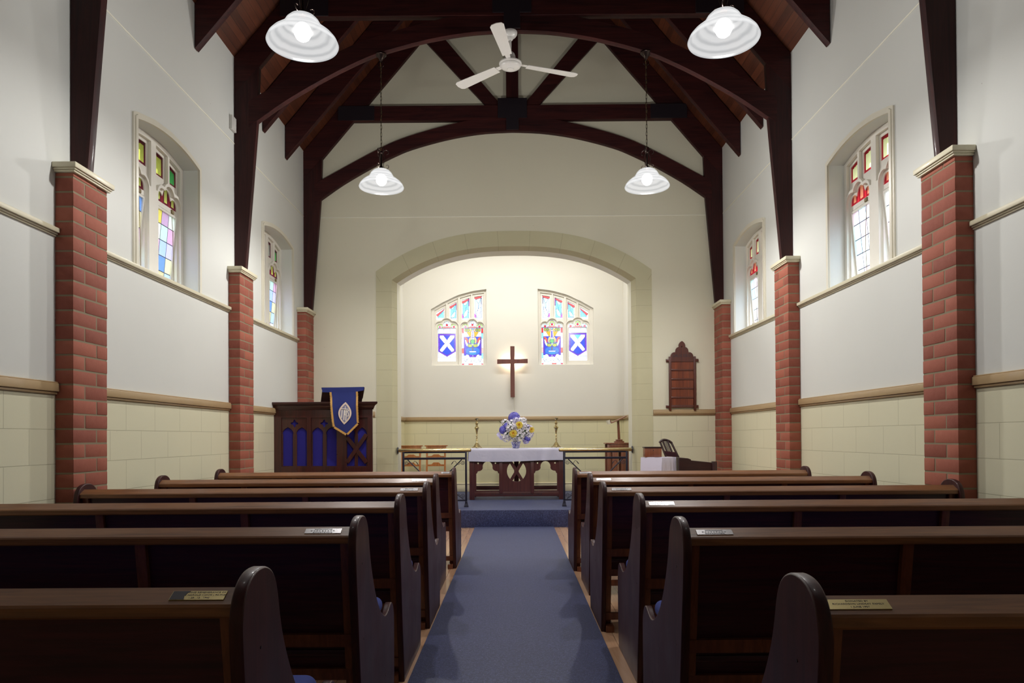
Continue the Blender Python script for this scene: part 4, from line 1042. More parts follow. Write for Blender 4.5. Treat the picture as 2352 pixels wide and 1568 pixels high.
# the part turned over the desk
mb.add([(xa - .008, y0_ - .019, zt_ + .004), (xb + .008, y0_ - .019, zt_ + .004), (xb - .065, y0_ + .16, zt_ - .03), (xa - .008, y0_ + .16, zt_ - .03)], [(0, 1, 2, 3)])
obj('overhang', mb, m_blue, r3)
rows = []
lft = [(385, 345), (405, 480), (430, 700), (455, 950), (478, 1140), (500, 1225)]; rgt = [(1010, 335), (1018, 470), (1030, 690), (1042, 900), (1052, 1080), (1062, 1140)]
mb = MB(); n = 12; vs = []
for (lx, ly), (rx, ry) in zip(lft, rgt):
    for i in range(n + 1):
        u = i / n; p = QQ(lx + (rx - lx) * u, ly + (ry - ly) * u); vs.append((p[0], ysurf(p[1]) - .003 * math.sin(u * 9 + ly * .004) - .004, p[1]))
k = len(lft); fs = [(j * (n + 1) + i, (j + 1) * (n + 1) + i, (j + 1) * (n + 1) + i + 1, j * (n + 1) + i + 1) for j in range(k - 1) for i in range(n)]
tip = QQ(800, 1405); vs.append((tip[0], ysurf(tip[1]) - .004, tip[1])); ti = len(vs) - 1; b0 = (k - 1) * (n + 1)
fs += [(b0 + i, ti, b0 + i + 1) for i in range(n)]
obj('hanging_panel', mb.add(vs, fs), m_blue, r3)
def strip(pts, w, off, th=.006):
    mb = MB(); P = [Vector((p[0], ysurf(p[1]) - off, p[1])) for p in pts]
    for i in range(len(P) - 1):
        d_ = (P[i + 1] - P[i]); nseg = max(2, int(d_.length / .0055)); nn = Vector((-d_.z, 0, d_.x)).normalized() * w
        for j in range(nseg):
            a_ = P[i] + d_ * (j / nseg); b_ = P[i] + d_ * ((j + .97) / nseg); o_ = nn * (1 + .10 * math.sin(j * 2.3) + .06 * math.sin(j * 5.1))
            mb.add([a_, b_, b_ + o_ + Vector((0, -.002, 0)), a_ + o_ + Vector((0, -.002, 0)), a_ + Vector((0, th, 0)), b_ + Vector((0, th, 0)), b_ + o_ + Vector((0, th, 0)), a_ + o_ + Vector((0, th, 0))], [(3, 2, 1, 0), (4, 5, 6, 7), (0, 1, 5, 4), (2, 3, 7, 6), (1, 2, 6, 5), (3, 0, 4, 7)])
    return mb
fl = strip([QQ(*p) for p in lft] + [QQ(800, 1412)], -.0035 * 6.5, .008)
obj('gold_fringe', strip([QQ(*p) for p in lft] + [QQ(800, 1408)], -.021, .008), m_goldtx, r3, smooth=0)
obj('gold_fringe', strip([QQ(*p) for p in rgt[:-1]] + [QQ(1064, 1140), QQ(800, 1408)], .021, .008), m_goldtx, r3, smooth=0)
# emblem
ce = QQ(755, 890); ye = ysurf(ce[1] - .125) - .0075
tilt = Matrix.Rotation(math.radians(-4), 4, 'Z')
fe = frame((ce[0], ye, ce[1]), (1, 0, 0)) @ tilt
def ves(w, h, n=12): return [(w * math.cos(PI / 2 - PI * i / n) * 1.0, h * math.sin(PI / 2 - PI * i / n)) for i in range(0)] or [(w * (1 - abs(2 * i / n - 1) ** 1.9), h * (2 * i / n - 1)) for i in range(n + 1)] + [(-w * (1 - abs(2 * i / n - 1) ** 1.9), -h * (2 * i / n - 1)) for i in range(1, n)]
em = obj('emblem', MB().prism(ves(.072, .123), -.001, .001, fe, None, 0), plain('ivory_thread', (226, 208, 190), .8), r3, smooth=0)
obj('emblem_field', MB().prism(ves(.054, .100), -.0016, .001, fe, None, 0), plain('grey_blue_thread', (132, 132, 160), .8), em, smooth=0)
mb = MB(); f3 = fe @ Matrix.Translation((0, 0, .0018))
lw = .0068
for x0, x1, z0, z1 in ((-.037, -.037 + lw * 1.5, -.052, .036), (-.012, -.012 + lw * 1.5, -.075, .036), (.010, .010 + lw * 1.5, -.080, .036), (-.040, .036, .042, .050), (-.003, .003, .036, .078), (-.012, .016, -.022, -.015), (-.002, .004, -.02, .045)):
    mb.prism(rect(x0, x1, z0, z1), 0, .0006, f3 @ Matrix.Translation((0, 0, .0005 * (x1 - x0) / .01)))
mb.tube([f3 @ Vector(q) for q in ((.042, .028, 0), (.034, .036, 0), (.026, .026, 0), (.030, .010, 0), (.040, -.004, 0), (.042, -.024, 0), (.034, -.036, 0), (.026, -.028, 0))], .0042, smooth=True)
obj('monogram', mb, plain('white_thread', (236, 228, 216), .8), em, smooth=0)

# ---------------------------------------------------------------- communion table
Yt = 10.40
def TT(u, v): q = un(u, v, Yt); return (q[0], q[2])
r = thing('communion_table', (.035, Yt + .27, PZ0), 'dark carved wooden communion table under a white cloth in the chancel', 'table')
DT = .50; TX0, TX1 = -.640, .707; ZTB = .925
for x0, x1 in ((TX0, TX0 + .072), (TX1 - .070, TX1)):
    for y0, y1 in ((Yt, Yt + .06), (Yt + DT - .06, Yt + DT)): obj('leg', MB().box(x0, x1, y0, y1, PZ0, ZTB, .004), W_TABLE, r)
def cusp(x0, x1, zb, zt2):
    """trefoil-headed opening"""
    w = x1 - x0; c_ = (x0 + x1) / 2
    L = [(x0, zb), (x1, zb), (x1, zt2 - .17)]
    L += [(x1 - .012, zt2 - .165), (x1 - .02, zt2 - .14)] + [(x1 - .03 - (w * .5 - .03 - w * .21) * math.sin(i / 5 * PI / 2), zt2 - .135 + .052 * (1 - math.cos(i / 5 * PI / 2)) * 1.0) for i in range(6)]
    rr = w * .22; L += [(c_ + rr * math.cos(i / 8 * PI), zt2 - .075 + .08 * math.sin(i / 8 * PI)) for i in range(9)]
    L += [(x0 + .03 + (w * .5 - .03 - w * .21) * math.sin((5 - i) / 5 * PI / 2), zt2 - .135 + .052 * (1 - math.cos((5 - i) / 5 * PI / 2))) for i in range(6)] + [(x0 + .02, zt2 - .14), (x0 + .012, zt2 - .165), (x0, zt2 - .17)]
    return L
pt0 = TX0 + .07; pt1 = TX1 - .068
zr0, zr1 = .262, .325
cl_, cr2 = -.213, .279; pc = (cl_ + cr2) / 2
small = lambda x, z: [(x + .011 * math.cos(i * PI / 5), z + .011 * math.sin(i * PI / 5)) for i in range(10)]
vesc = [(pc + .137 * math.cos(i * 2 * PI / 32), .622 + .150 * math.sin(i * 2 * PI / 32)) for i in range(32)]
top_ = ZTB - .002
obj('fretwork', MB().prism(rect(pt0, cl_ + .004, zr1 + .002, top_), .012, .034, FXat(Yt), None, .002, [cusp(pt0 + .028, cl_ - .004, zr1 + .02, .758)] + [small(pt0 + .055, .735), small(cl_ - .055, .735)]), W_TABLE, r)
obj('fretwork', MB().prism(rect(cr2 - .004, pt1, zr1 + .002, top_), .012, .034, FXat(Yt), None, .002, [cusp(cr2 + .004, pt1 - .028, zr1 + .02, .758)] + [small(pt1 - .055, .735), small(cr2 + .055, .735)]), W_TABLE, r)
p = obj('centre_panel', MB().prism(rect(cl_, cr2, zr1, top_), .008, .030, FXat(Yt), None, .003, [vesc]), W_TABLE, r)
for s in (1, -1):
    a = (pc - s * .10, .785); b = (pc + s * .10, .455); dx, dz = b[0] - a[0], b[1] - a[1]; L_ = math.hypot(dx, dz); nx, nz = -dz / L_ * .022, dx / L_ * .022
    q_ = [(a[0] - nx, a[1] - nz), (b[0] - nx, b[1] - nz), (b[0] + nx, b[1] + nz), (a[0] + nx, a[1] + nz)]
    obj('saltire_bar', MB().prism(q_, .012 + .002 * s, .026, FXat(Yt), None, .001), W_TABLE, p)
for xx in (cl_, cr2 - .045): obj('pilaster_strip', MB().box(xx, xx + .045, Yt - .002, Yt + .012, .30, .76, .003), W_TABLE, p)
obj('back_post', MB().box(pc - .035, pc + .035, Yt + DT - .05, Yt + DT - .01, PZ0 + .06, ZTB, .003), W_TABLE, r)
fr_ = obj('front_rail', MB().box(pt0, pt1, Yt + .006, Yt + .045, zr0, zr1, .004), W_TABLEX, r)
obj('carved_lettering', MB().text("ST ANDREW'S CHURCH MEMORIAL TABLE", .038, frame((pc, Yt + .0055, (zr0 + zr1) / 2), (1, 0, 0)), None, .0006, sx=1.0), m_ink, fr_, smooth=0)
obj('back_rail', MB().box(pt0, pt1, Yt + DT - .05, Yt + DT - .015, .325, .385, .004), W_TABLEX, r)
for xx in (TX0 + .01, TX1 - .05): obj('side_rail', MB().box(xx, xx + .04, Yt + .05, Yt + DT - .05, zr0, zr1, .004), W_TABLEX, r)
obj('table_top', MB().box(TX0 - .005, TX1 + .01, Yt - .015, Yt + DT + .015, ZTB, ZTB + .018, .004), W_TABLEX, r)
# cloth: draped sheet with hanging sides
def cloth_sheet(x0, x1, y0, y1, zt2, drop_f, drop_s, nx=64, wav=.006, corner=0):
    mb = MB(); vs = []; path = []
    ny = 20; nd = 10
    # front/back profile: from front hem up, over, down the back
    prof = [('f', drop_f * (1 - i / nd)) for i in range(nd)] + [('t', i / ny) for i in range(ny + 1)]
    k = len(prof)
    for i in range(nx + 1):
        u = i / nx; x = x0 + (x1 - x0) * u
        for ty, q in prof:
            if ty == 'f':
                dz = q; w = wav * (dz / drop_f) * (math.sin(u * 23 + 1.5 * math.sin(u * 7)) + .6 * math.sin(u * 51 + dz * 14)) * (.5 + u)
                e = 1 if 0 < i < nx else 1
                vs.append((x + .01 * (dz / drop_f) * (u - .5) * 2, y0 - .006 - .010 * (dz / drop_f) ** .5 + w, zt2 - dz - (.010 * math.sin(u * 5) if dz > drop_f * .95 else 0)))
            else: vs.append((x, y0 + (y1 - y0) * q, zt2 + .0015 * math.sin(u * 30 + q * 9) * (0 if q in (0, 1) else 1)))
    fs = [(i * k + j, (i + 1) * k + j, (i + 1) * k + j + 1, i * k + j + 1) for i in range(nx) for j in range(k - 1)]
    mb.add(vs, fs)
    # sides
    for sx, xx in ((-1, x0), (1, x1)):
        vs = []; m_ = 16
        for j in range(m_ + 1):
            y = y0 - .012 + (y1 - y0 + .012) * j / m_
            for q in range(7):
                dz = drop_s * q / 6; vs.append((xx + sx * (.003 + .012 * (q / 6) ** .5 + .006 * (q / 6) * math.sin(j * 1.3)), y, zt2 - dz))
        f_ = [(j * 7 + q, j * 7 + q + 1, (j + 1) * 7 + q + 1, (j + 1) * 7 + q) for j in range(m_) for q in range(6)]
        mb.add(vs, f_ if sx > 0 else [f[::-1] for f in f_])
    return mb
zcl = ZTB + .0205
o = obj('tablecloth', cloth_sheet(TX0 - .004, TX1 + .012, Yt - .018, Yt + DT + .02, zcl, .178, .178), m_linen, smooth=180, at=(.035, Yt + .25, zcl))
tag(o, 'white cloth over the top of the communion table', 'tablecloth')
# candlesticks
def candlestick(x, label):
    y = Yt + .22; zb_ = zcl + .0025
    r = thing('candlestick', (x, y, zb_), label, 'candlestick', 'brass candlesticks on the communion table')
    prof = [(.010, .070), (.012, .100), (.020, .108), (.012, .118), (.009, .130), (.016, .142), (.009, .152), (.010, .170), (.018, .180), (.010, .190), (.010, .215), (.016, .24), (.022, .27), (.036, .292), (.036, .302), (.022, .318), (.017, .328), (.014, .345), (.026, .358), (.024, .368), (.014, .378), (.013, .395), (.020, .412), (.034, .424), (.036, .434), (.030, .436), (.012, .430), (.0, .430)]
    obj('stem', MB().lathe([(q[0] * .93, q[1]) for q in prof], (x, y, zb_), 24), m_brass, r, smooth=60)
    mb = MB().lathe([(.009, .098), (.014, .085), (.021, .055), (.032, .028), (.040, .018), (.038, .012), (.0, .012)][::-1], (x, y, zb_), 24)
    obj('base', mb, m_brass, r, smooth=60)
    for k in range(3):
        a = PI / 2 + 2 * PI * k / 3 + PI
        q = [(.014, .075), (.035, .045), (.055, .016), (.070, .008), (.078, .012)]
        obj('foot', MB().tube([(x + math.cos(a) * q_[0], y + math.sin(a) * q_[0], zb_ + q_[1]) for q_ in q], .0075, smooth=True), m_brass, r)
    return r
c1 = candlestick(-.541, 'tall turned brass candlestick at the left end of the communion table')
copy_thing(c1, (.614, Yt + .22, zcl + .0025), 'tall turned brass candlestick at the right end of the communion table')
# vase and flowers
vx, vy = .026, Yt + .22
vz = zcl + .0015
o = obj('vase', MB().lathe([(.0, .0), (.048, .0), (.052, .006), (.060, .045), (.070, .080), (.075, .096), (.071, .096), (.062, .07), (.040, .02), (.0, .015)], (vx, vy, vz), 32), m_porc, at=(vx, vy, vz), smooth=60)
tag(o, 'small blue and white porcelain vase on the communion table', 'vase')
r = thing('flower_bouquet', (vx, vy, vz + .06), 'bouquet of blue, white and yellow flowers in the porcelain vase', 'flowers')
def VV(x, y, dy=0): q = un(1060 + x / 9.8, 930 + y / 9.8, vy + dy); return Vector(q)
rnd = random.Random(3)
def petal_flower(mb, c, d, rad, n=5, w=.45, cup=.3, mat=None, cmat=None):
    d = d.normalized(); t1_ = d.orthogonal().normalized(); t2_ = d.cross(t1_)
    a0 = rnd.random() * 6
    for k in range(n):
        a = a0 + 2 * PI * k / n; u = t1_ * math.cos(a) + t2_ * math.sin(a); v = d.cross(u)
        p0 = c; p1 = c + u * rad * .5 + v * rad * w * .75 + d * rad * cup * .5; p2 = c + u * rad + v * rad * w * .25 + d * rad * cup; p2b = c + u * rad - v * rad * w * .25 + d * rad * cup; p3 = c + u * rad * .5 - v * rad * w * .75 + d * rad * cup * .5
        mb.add([p0, p1, p2, p2b, p3], [(0, 1, 2, 3, 4)], mat)
    if cmat: mb.ball(c + d * rad * .15, rad * .16, cmat, 1)
def cluster(name, centre, rad, nf, fr_, mat, cmat, n=5, sq=1.0):
    mb = MB()
    for i in range(nf):
        z = 1 - 2 * (i + .5) / nf; a = i * 2.39996
        d = Vector((math.sqrt(1 - z * z) * math.cos(a), math.sqrt(1 - z * z) * math.sin(a), z))
        if d.y > .55: continue
        petal_flower(mb, centre + Vector((d.x, d.y * .8, d.z)) * rad * sq * rnd.uniform(.85, 1.05), d + Vector((rnd.uniform(-.2, .2), 0, rnd.uniform(-.2, .2))), fr_ * rnd.uniform(.85, 1.15), n, .5, .25, mat, cmat)
    mb.ball(centre, rad * (.62 if mat is not m_petb else .68), m_leaf if mat is not m_petb else mat, 2)
    return obj(name, mb, None, r, smooth=0)
for x, y, rd, dy in ((1185, 290, .090, -.02), (1030, 490, .058, -.10), (945, 560, .062, -.09), (1480, 745, .050, -.10), (1465, 500, .045, -.05)):
    cluster('blue_hydrangea', VV(x, y, dy), rd * .92, 260, .0165, m_petb, m_petb, 4)
for x, y, rd, dy, mt in ((985, 400, .055, -.06, m_petw), (1120, 420, .055, -.13, m_petw), (1230, 365, .050, -.13, m_petl), (1320, 370, .05, -.1, m_petw), (1395, 350, .045, -.05, m_petw), (1100, 520, .055, -.17, m_petw), (1230, 560, .04, -.15, m_petw), (1300, 600, .045, -.17, m_petw), (1390, 470, .05, -.14, m_petw), (1500, 530, .055, -.06, m_petl), (1430, 600, .060, -.13, m_petw), (1545, 650, .05, -.05, m_petl), (1500, 700, .05, -.1, m_petw), (1310, 710, .065, -.17, m_petw), (1180, 720, .05, -.15, m_petw), (1040, 670, .06, -.13, m_petw), (1010, 740, .055, -.11, m_petw), (1210, 480, .03, -.18, m_petw), (1450, 800, .04, -.09, m_petl)):
    cluster('white_blossom', VV(x, y, dy), rd, 24, .021 + .006 * rnd.random(), mt, m_leaf, 5 if rnd.random() < .6 else 6)
def rose(c, rad, nm='yellow_rose'):
    mb = MB(); d = Vector((.0, -1, .15)).normalized(); t1_ = Vector((1, 0, 0)); t2_ = d.cross(t1_)
    for ring, (rr, n, cup, mt) in enumerate(((1.0, 6, .10, m_pety), (.78, 5, .45, m_pety), (.52, 5, .75, m_pety), (.30, 4, .95, m_peto))):
        for k in range(n):
            a = 2 * PI * k / n + ring * .5; u = t1_ * math.cos(a) + t2_ * math.sin(a); v = d.cross(u)
            P = []
            for i in range(4):
                s_ = i / 3; ww = rad * rr * .62 * math.sin(PI * (.18 + .62 * s_))
                base = c + u * rad * rr * s_ + d * rad * cup * (.35 + s_ * .5)
                P += [base - v * ww, base + v * ww]
            mb.add(P, [(0, 1, 3, 2), (2, 3, 5, 4), (4, 5, 7, 6)], mt)
    return obj(nm, mb, None, r, smooth=60)
rose(VV(1297, 450, -.185), .052); rose(VV(1165, 640, -.19), .056); rose(VV(1570, 555, -.08), .045)
mb = MB()
for i, (x, y) in enumerate(((850, 680), (890, 730), (840, 660), (925, 745))): petal_flower(mb, VV(x, y, -.07), Vector((-.2 + .1 * i, -1, .3)), .034, 5, .6, .15, m_petl, m_petl)
mb.tube([VV(1120, 800, -.02), VV(1000, 720, -.04), VV(880, 690, -.065)], .0025, m_leaf, smooth=True)
obj('drooping_spray', mb, None, r, smooth=0)
mb = MB()
for i in range(70):
    a = rnd.uniform(0, 2 * PI); q = VV(1220 + 260 * math.cos(a) * rnd.uniform(.3, 1.1), 610 + 220 * math.sin(a) * rnd.uniform(.3, 1.0), rnd.uniform(-.12, .03))
    d = (q - Vector((vx, vy, vz + .1))).normalized(); d = (d + Vector((rnd.uniform(-.4, .4), rnd.uniform(-.4, .4), rnd.uniform(-.2, .4)))).normalized(); s_ = d.cross(Vector((rnd.random(), rnd.random(), rnd.random()))).normalized()
    L_ = rnd.uniform(.05, .09)
    mb.add([q, q + d * L_ * .5 + s_ * L_ * .18, q + d * L_, q + d * L_ * .5 - s_ * L_ * .18], [(0, 1, 2, 3)])
for i in range(16):
    q = VV(1220 + rnd.uniform(-200, 200), 640 + rnd.uniform(-150, 120), rnd.uniform(-.12, .0)); mb.tube([Vector((vx + rnd.uniform(-.02, .02), vy, vz + .07)), (Vector((vx, vy, vz + .13)) + q) / 2, q], .0022, smooth=True, res=1)
for (x, y), (x2, y2) in (((1000, 480), (835, 350)), ((930, 420), (850, 370))): mb.tube([VV(1200, 780, -.02), VV(x, y, -.03), VV(x2, y2, -.05)], .0025, smooth=True, res=1)
obj('foliage', mb, m_leaf, r, smooth=0)

# ---------------------------------------------------------------- communion rails
def comm_rail(side, label, x_open, x_wall, ztop):
    Yr = 9.36
    r = thing('communion_rail', ((x_open + x_wall) / 2, Yr, PZ0), label, 'railing', 'brass topped rails across the chancel step')
    s = 1 if x_wall > x_open else -1
    xo = x_open - s * .055
    mx = Matrix.Rotation(PI / 2, 4, 'Y')
    zc_ = ztop - .024
    a, b = sorted((xo, x_wall - s * .012))
    obj('brass_handrail', MB().tube([(a, Yr, zc_), (b, Yr, zc_)], .0235, res=8).ball((xo, Yr, zc_), .0232, None, 2, (.6, 1, 1)), m_brass, r)
    obj('wall_flange', MB().lathe([(.0, 0), (.045, 0), (.044, .008), (.030, .013), (.0, .013)], (x_wall - s * .001, Yr, zc_), 20, None, Matrix.Rotation(-s * PI / 2, 4, 'Y')), m_iron, r)
    zu = zc_ - .105
    xw = x_wall - s * .075
    for xx in (x_open, xw):
        q = obj('post', MB().box(xx - .0125, xx + .0125, Yr - .0125, Yr + .0125, PZ0 + .05, zc_ - .02, .002), m_iron, r)
        obj('post_foot', MB().lathe([(.018, .072), (.022, .068), (.020, .058), (.030, .030), (.040, .004), (.040, 0)], (xx, Yr, PZ0 + .0008), 4, None, Matrix.Rotation(PI / 4, 4, 'Z')), m_iron, q)
    a, b = sorted((x_open, xw))
    for zz, h in ((zu, .014), (PZ0 + .085, .010)): obj('cross_bar', MB().box(a, b, Yr - .010, Yr + .010, zz - h, zz + h, .002), m_iron, r)
    obj('top_bar', MB().box(a - .0, b, Yr - .010, Yr + .010, zc_ - .036, zc_ - .020, .002), m_iron, r)
    # diagonal braces from the upper corners meeting at the foot, and back up
    mid = (x_open + xw) / 2; zl = PZ0 + .10
    for xx, sg in ((x_open, s), (xw, -s)):
        obj('diagonal', MB().tube([(xx + sg * .055, Yr, zu - .015), (mid, Yr, zu - .36)], .0075, res=2), m_iron, r)
        obj('diagonal', MB().tube([(xx + sg * .035, Yr, zl + .0), (mid, Yr, zl + .26)], .0065, res=2), m_iron, r)
        for zc2, up_ in ((zu - .055, 1), (zl + .04, -1)):
            cx_ = xx + sg * .048
            pts = []
            for i in range(17):
                t_ = i / 16; a_ = t_ * 4.4 * PI; rr = .005 + .027 * t_
                pts.append((cx_ - sg * .006 + sg * rr * math.cos(a_ + 2.2) * -1, Yr, zc2 + up_ * rr * math.sin(a_ + 2.2) * -1))
            pts += [(cx_ + sg * .045, Yr, zc2 - up_ * .034), (cx_ + sg * .075, Yr, zc2 - up_ * .018), (cx_ + sg * .082, Yr, zc2 + up_ * .016), (cx_ + sg * .10, Yr, zc2 + up_ * .028), (cx_ + sg * .118, Yr, zc2 + up_ * .012)]
            obj('scroll', MB().tube(pts, .0027, smooth=True, res=2), m_iron, r)
            if up_ > 0: obj('leaf_finial', MB().tube([(cx_ + sg * .112, Yr, zc2 + .018), (cx_ + sg * .125, Yr, zc2), (cx_ + sg * .142, Yr, zc2 - .022)], .006, smooth=True, radii=[.3, 1.4, .6]), m_iron, r)
    return r
comm_rail(-1, 'brass topped iron communion rail left of the white covered table', -.618, -1.4965, .968)
comm_rail(1, 'brass topped iron communion rail right of the white covered table', .640, 1.5205, .964)

# ---------------------------------------------------------------- chancel chairs
def chair(x0, y, label):
    """ladder-back chair, back towards us at distance y; x0 = left edge of the back"""
    w = .335; z = PZ0; r = thing('chancel_chair', (x0 + w / 2, y + .02, z), label, 'chair', 'honey coloured wooden chairs in the chancel')
    X = lambda a: x0 + a
    yb_ = y + .36
    # rear legs: lean back above the seat (towards the wall), chair faces the camera
    for a in (.012, w - .042):
        obj('back_leg', MB().prism([(yb_ + .03, z), (yb_ + .06, z), (yb_ + .045, z + .33), (yb_ + .10, z + .76), (yb_ + .075, z + .76), (yb_ + .012, z + .33)], 0, .028, FY(X(a) + .028), None, .003), W_CHAIR, r)
    for a in (.0, w - .03): obj('front_leg', MB().box(X(a), X(a) + .030, y + .0, y + .030, z, z + .335, .004), W_CHAIR, r)
    obj('top_rail', MB().box(X(-.012), X(w + .012), yb_ + .066, yb_ + .112, z + .755, z + .772, .003).box(X(.01), X(w - .01), yb_ + .078, yb_ + .094, z + .69, z + .757, .003), W_CHAIR, r)
    for zz, hh in ((.58, .05), (.445, .06)):
        pl = [(.03, zz), (w - .03, zz), (w - .03, zz + hh * .45), (w * .72, zz + hh * .5), (w * .62, zz + hh), (w * .38, zz + hh), (w * .28, zz + hh * .5), (.03, zz + hh * .45)]
        yy = yb_ + .045 + (zz - .33) * .12
        obj('slat', MB().prism([(X(a), z + b) for a, b in pl], 0, .014, FXat(yy), None, .002), W_CHAIR, r)
    obj('seat', MB().box(X(-.012), X(w + .012), y - .012, yb_ + .04, z + .335, z + .36, .006), W_CHAIR, r)
    for za in (.12, .22): obj('stretcher', MB().box(X(.0), X(w), y + .006, y + .024, z + za, z + za + .022, .003), W_CHAIR, r)
    obj('stretcher', MB().box(X(.02), X(w - .02), yb_ + .03, yb_ + .045, z + .15, z + .17, .003), W_CHAIR, r)
    return r
ch = chair(-1.385, 10.95, 'honey coloured wooden chair behind the left communion rail, nearer the table')
copy_thing(ch, (-1.385 - .335 * 1.0 + .335 / 2 - .055, 10.97, PZ0), 'honey coloured wooden chair half hidden by the left jamb of the chancel arch')

# ---------------------------------------------------------------- stand with book rest, right of the chancel
Ys = 10.90
r = thing('pedestal', (1.56, Ys + .15, PZ0), 'slatted brown wooden pedestal behind the right communion rail', 'stand')
px0, px1 = 1.395, 1.735; pz = 1.012
obj('pedestal_top', MB().box(px0 - .02, px1 + .02, Ys - .015, Ys + .315, pz - .02, pz, .004), W_STAND, r)
for xx, ww in ((px0, .05), (px0 + .075, .085), (px0 + .205, .085 - .0), (px1 - .05, .05)):
    obj('slat', MB().box(xx, xx + ww, Ys, Ys + .022, PZ0, pz - .02, .003), W_STAND, r)
    obj('slat', MB().box(xx, xx + ww, Ys + .278, Ys + .30, PZ0, pz - .02, .003), W_STAND, r)
obj('crosspiece', MB().box(px0 + .05, px1 - .05, Ys - .004, Ys + .02, pz - .075, pz - .02, .003), W_STAND, r)
r = thing('book_rest', (1.585, Ys + .13, pz), 'brown wooden book rest on a post on top of the pedestal', 'book stand')
bx = 1.588; by = Ys + .13
obj('base', MB().box(bx - .068, bx + .068, by - .07, by + .07, pz + .0002, pz + .024, .004).box(bx - .048, bx + .048, by - .05, by + .05, pz + .024, pz + .05, .004), W_STAND, r)
obj('post', MB().prism([(bx - .018, pz + .05), (bx + .020, pz + .05), (bx + .004, pz + .335), (bx - .028, pz + .325)], 0, .03, FXat(by - .015), None, .002), W_STAND, r)
pl = [(1.462, pz + .300), (1.468, pz + .292), (1.690, pz + .392), (1.686, pz + .402)]
obj('rest', MB().prism(pl[::1], 0, .24, FXat(by - .12), None, .001), W_STAND, r)
obj('lip', MB().prism([(1.462, pz + .298), (1.450, pz + .344), (1.442, pz + .340), (1.455, pz + .292)][::-1], 0, .24, FXat(by - .12), None, .001), W_STAND, r)
o = obj('booklet', MB().prism([(1.455, pz + .289), (1.441, pz + .342), (1.402, pz + .330), (1.420, pz + .275)][::-1], 0, .17, FXat(by - .10), None, .001), m_cream, at=(1.43, by, pz + .3))
tag(o, 'pale booklet resting against the lip of the book rest', 'book')

# ---------------------------------------------------------------- right front corner: cloth covered table, box, chair, dark chest
r = thing('side_table', (1.655, 8.40, 0), 'small table hidden under a white cloth, right of the chancel arch', 'table')
TC = Vector((1.658, 8.41, 0))
def turn(mb, a=PI / 4):
    R_ = Matrix.Translation(TC) @ Matrix.Rotation(a, 4, 'Z'); mb.v = [tuple(R_ @ Vector(v)) for v in mb.v]; return mb
obj('table_top', turn(MB().box(-.136, .136, -.136, .136, .845, .863, .004)), W_STAND, r)
for xx in (-.13, .10):
    for yy in (-.13, .10): obj('leg', turn(MB().box(xx, xx + .03, yy, yy + .03, 0, .845, .003)), W_STAND, r)
o = obj('white_cloth', turn(cloth_sheet(-.138, .138, -.138, .138, .8655, .42, .40, 40, .008)), m_linen, smooth=60, at=(1.658, 8.41, .8655))
tag(o, 'white cloth hanging over the small side table in the right corner', 'cloth')
r = thing('wooden_box', (1.60, 8.42, .8675), 'brown wooden box with a lid on the white covered side table', 'box')
obj('box_body', MB().box(1.500, 1.690, 8.35, 8.48, .8680, .972, .003), W_STAND, r)
obj('lid', MB().box(1.492, 1.698, 8.342, 8.488, .972, .986, .003), W_BLACK, r)
obj('keyhole', MB().lathe([(.0, 0), (.006, 0), (.006, .002), (0, .002)], (1.595, 8.3495, .945), 10, None, Matrix.Rotation(PI / 2, 4, 'X')), m_ink, r)
# spindle-back chair leaning back, seen over the cloth
r = thing('spindle_chair', (1.84, 8.86, 0), 'dark wooden spindle-back chair behind the white covered side table', 'chair')
def SC(x, y, D=8.78): q = un(1380 + x / 8.4, 940 + y / 8.4, D); return Vector(q)
for top_, bot in (((1170, 640), (1260, 920)), ((1385, 650), (1500, 925))):
    a, b = SC(*top_), SC(*bot); c3 = b + (b - a) * .15
    obj('back_post', MB().tube([a + Vector((0, .06, 0)), b, Vector((c3.x, c3.y - .02, .44)), Vector((c3.x + .01, c3.y + .04, .0))], .013, smooth=False), W_BLACK, r)
P = [SC(1150, 645), SC(1185, 595), SC(1245, 580), SC(1310, 598), SC(1360, 620), SC(1392, 655)]
obj('crest_rail', MB().tube([p_ + Vector((0, .06, 0)) for p_ in P], .015, smooth=True), W_BLACK, r)
for k in range(6):
    u = k / 5; a = SC(1205 + 105 * u, 610 - 8 * math.sin(u * PI)); b = SC(1275 + 105 * u, 815)
    obj('spindle', MB().tube([a + Vector((0, .055, 0)), b + Vector((0, .012, 0))], .0045 if 0 < k < 5 else .009), W_BLACK, r)
obj('lower_back', MB().add([SC(1235, 800), SC(1445, 825), SC(1495, 920), SC(1258, 905), SC(1235, 800) + Vector((0, .02, 0)), SC(1445, 825) + Vector((0, .02, 0)), SC(1495, 920) + Vector((0, .02, 0)), SC(1258, 905) + Vector((0, .02, 0))], [(3, 2, 1, 0), (4, 5, 6, 7), (0, 1, 5, 4), (1, 2, 6, 5), (2, 3, 7, 6), (3, 0, 4, 7)]), W_PANEL, r, smooth=0)
bx0, bx1 = SC(1262, 920).x + .02, SC(1500, 920).x + .02
obj('seat', MB().box(bx0 - .01, bx1 + .02, 8.80, 9.14, .44, .465, .006), W_BLACK, r)
for xx in (bx0 + .01, bx1 - .01): obj('front_leg', MB().tube([(xx, 9.06, .44), (xx, 9.08, 0.013)], .013), W_BLACK, r)
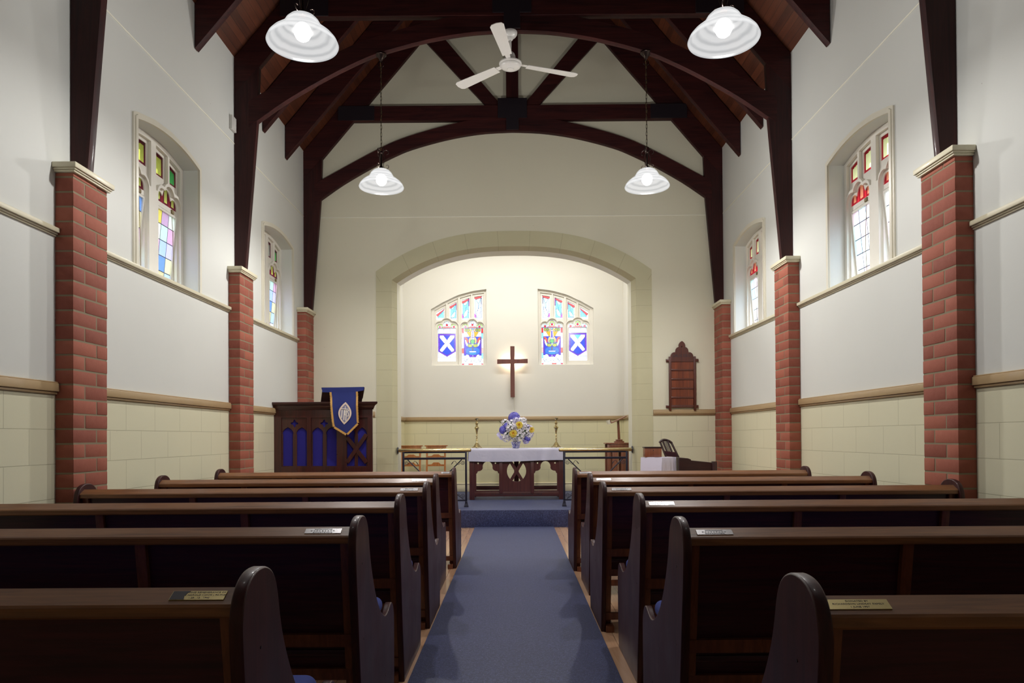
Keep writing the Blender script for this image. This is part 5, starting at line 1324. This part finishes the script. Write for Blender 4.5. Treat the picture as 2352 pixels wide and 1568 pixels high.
# dark chest with a sloping top
Yk = 8.34
r = thing('sloping_chest', (2.08, Yk + .25, 0), 'low dark wooden desk with a sloping top in the right corner', 'desk')
def KK(x, y): q = un(1380 + x / 8.4, 940 + y / 8.4, Yk); return (q[0], q[2])
pl = [(KK(1508, 930)[0], .02), (KK(2150, 1025)[0], .02), KK(2150, 1025), KK(1745, 985), KK(1738, 962), KK(1680, 942), KK(1508, 930)]
obj('body', MB().prism(pl, .05, .42, FXat(Yk - .05), None, .004), W_BLACK, r)
k0 = KK(2140, 1015); k1 = KK(2232, 1015)
obj('end_post', MB().box(k0[0], min(k1[0], 2.55), Yk - .03, Yk + .03, 0, k0[1] + .008, .006), W_BLACK, r)
# ================================================================ LIGHT
def lamp(name, kind, loc, energy, color=(1, 1, 1), size=.06, rot=None, **k):
    d = bpy.data.lights.new(name, kind); d.energy = energy; d.color = color
    if kind in ('POINT', 'SPOT'): d.shadow_soft_size = size
    if kind == 'AREA': d.shape = 'RECTANGLE'; d.size = size[0]; d.size_y = size[1]
    for a, b in k.items(): setattr(d, a, b)
    o = bpy.data.objects.new(name, d); COL.objects.link(o); o.location = loc
    if rot: o.rotation_euler = rot
    return o
LP = 98
for x, y, z in [(p[0], p[1], p[2]) for p in PEND] + [(-1.262, 1.85, 3.49), (1.283, 1.85, 3.49)]:  # last two positions are the added, unseen fill pendants
    lamp('lamp_light', 'POINT', (x, y, z + .082), LP * (1.42 if y > 5 else .85 if y > 3 else .12), (1, .98, .95), .05)
# fluorescent batten hidden above the arch inside the chancel
lamp('chancel_light', 'AREA', (0, 10.6, 4.4), 74, (1, .985, .96), (2.6, .12), (math.radians(4), 0, 0))
# daylight: low sky kept dim for the panes, high sky brightened for the floor
W = bpy.data.worlds.new('sky'); S.world = W; W.use_nodes = True; nt = W.node_tree; nt.nodes.clear()
out = nt.nodes.new('ShaderNodeOutputWorld'); bg = nt.nodes.new('ShaderNodeBackground'); tc = nt.nodes.new('ShaderNodeTexCoord'); sx = nt.nodes.new('ShaderNodeSeparateXYZ'); rp = nt.nodes.new('ShaderNodeValToRGB')
nt.links.new(tc.outputs['Generated'], sx.inputs[0]); nt.links.new(sx.outputs[2], rp.inputs[0])
e = rp.color_ramp.elements; e[0].position = 0.0; e[0].color = (.10, .105, .10, 1); e[1].position = .03; e[1].color = (.155, .165, .18, 1)
q = e.new(.29); q.color = (.155, .165, .18, 1); q = e.new(.40); q.color = (.80, .88, 1, 1)
nt.links.new(rp.outputs[0], bg.inputs[0]); bg.inputs[1].default_value = 11.0; nt.links.new(bg.outputs[0], out.inputs[0])
def portal(loc, rot, sx_, sy_):
    o = lamp('window_portal', 'AREA', loc, 1, (1, 1, 1), (sx_, sy_), rot); o.data.cycles.is_portal = True
for c in (EWL + WE / 2, EWR + WE / 2): portal((c, DB + .27, 2.95), (-PI / 2, 0, 0), .98, 1.36)
for y in (winL[0], winL[1]): portal((XL - .36, y + WS / 2, 2.9), (0, -PI / 2, 0), 1.2, 1.08)
for y in (winR[0], winR[1]): portal((XR + .36, y - WS / 2, 2.9), (0, PI / 2, 0), 1.2, 1.08)
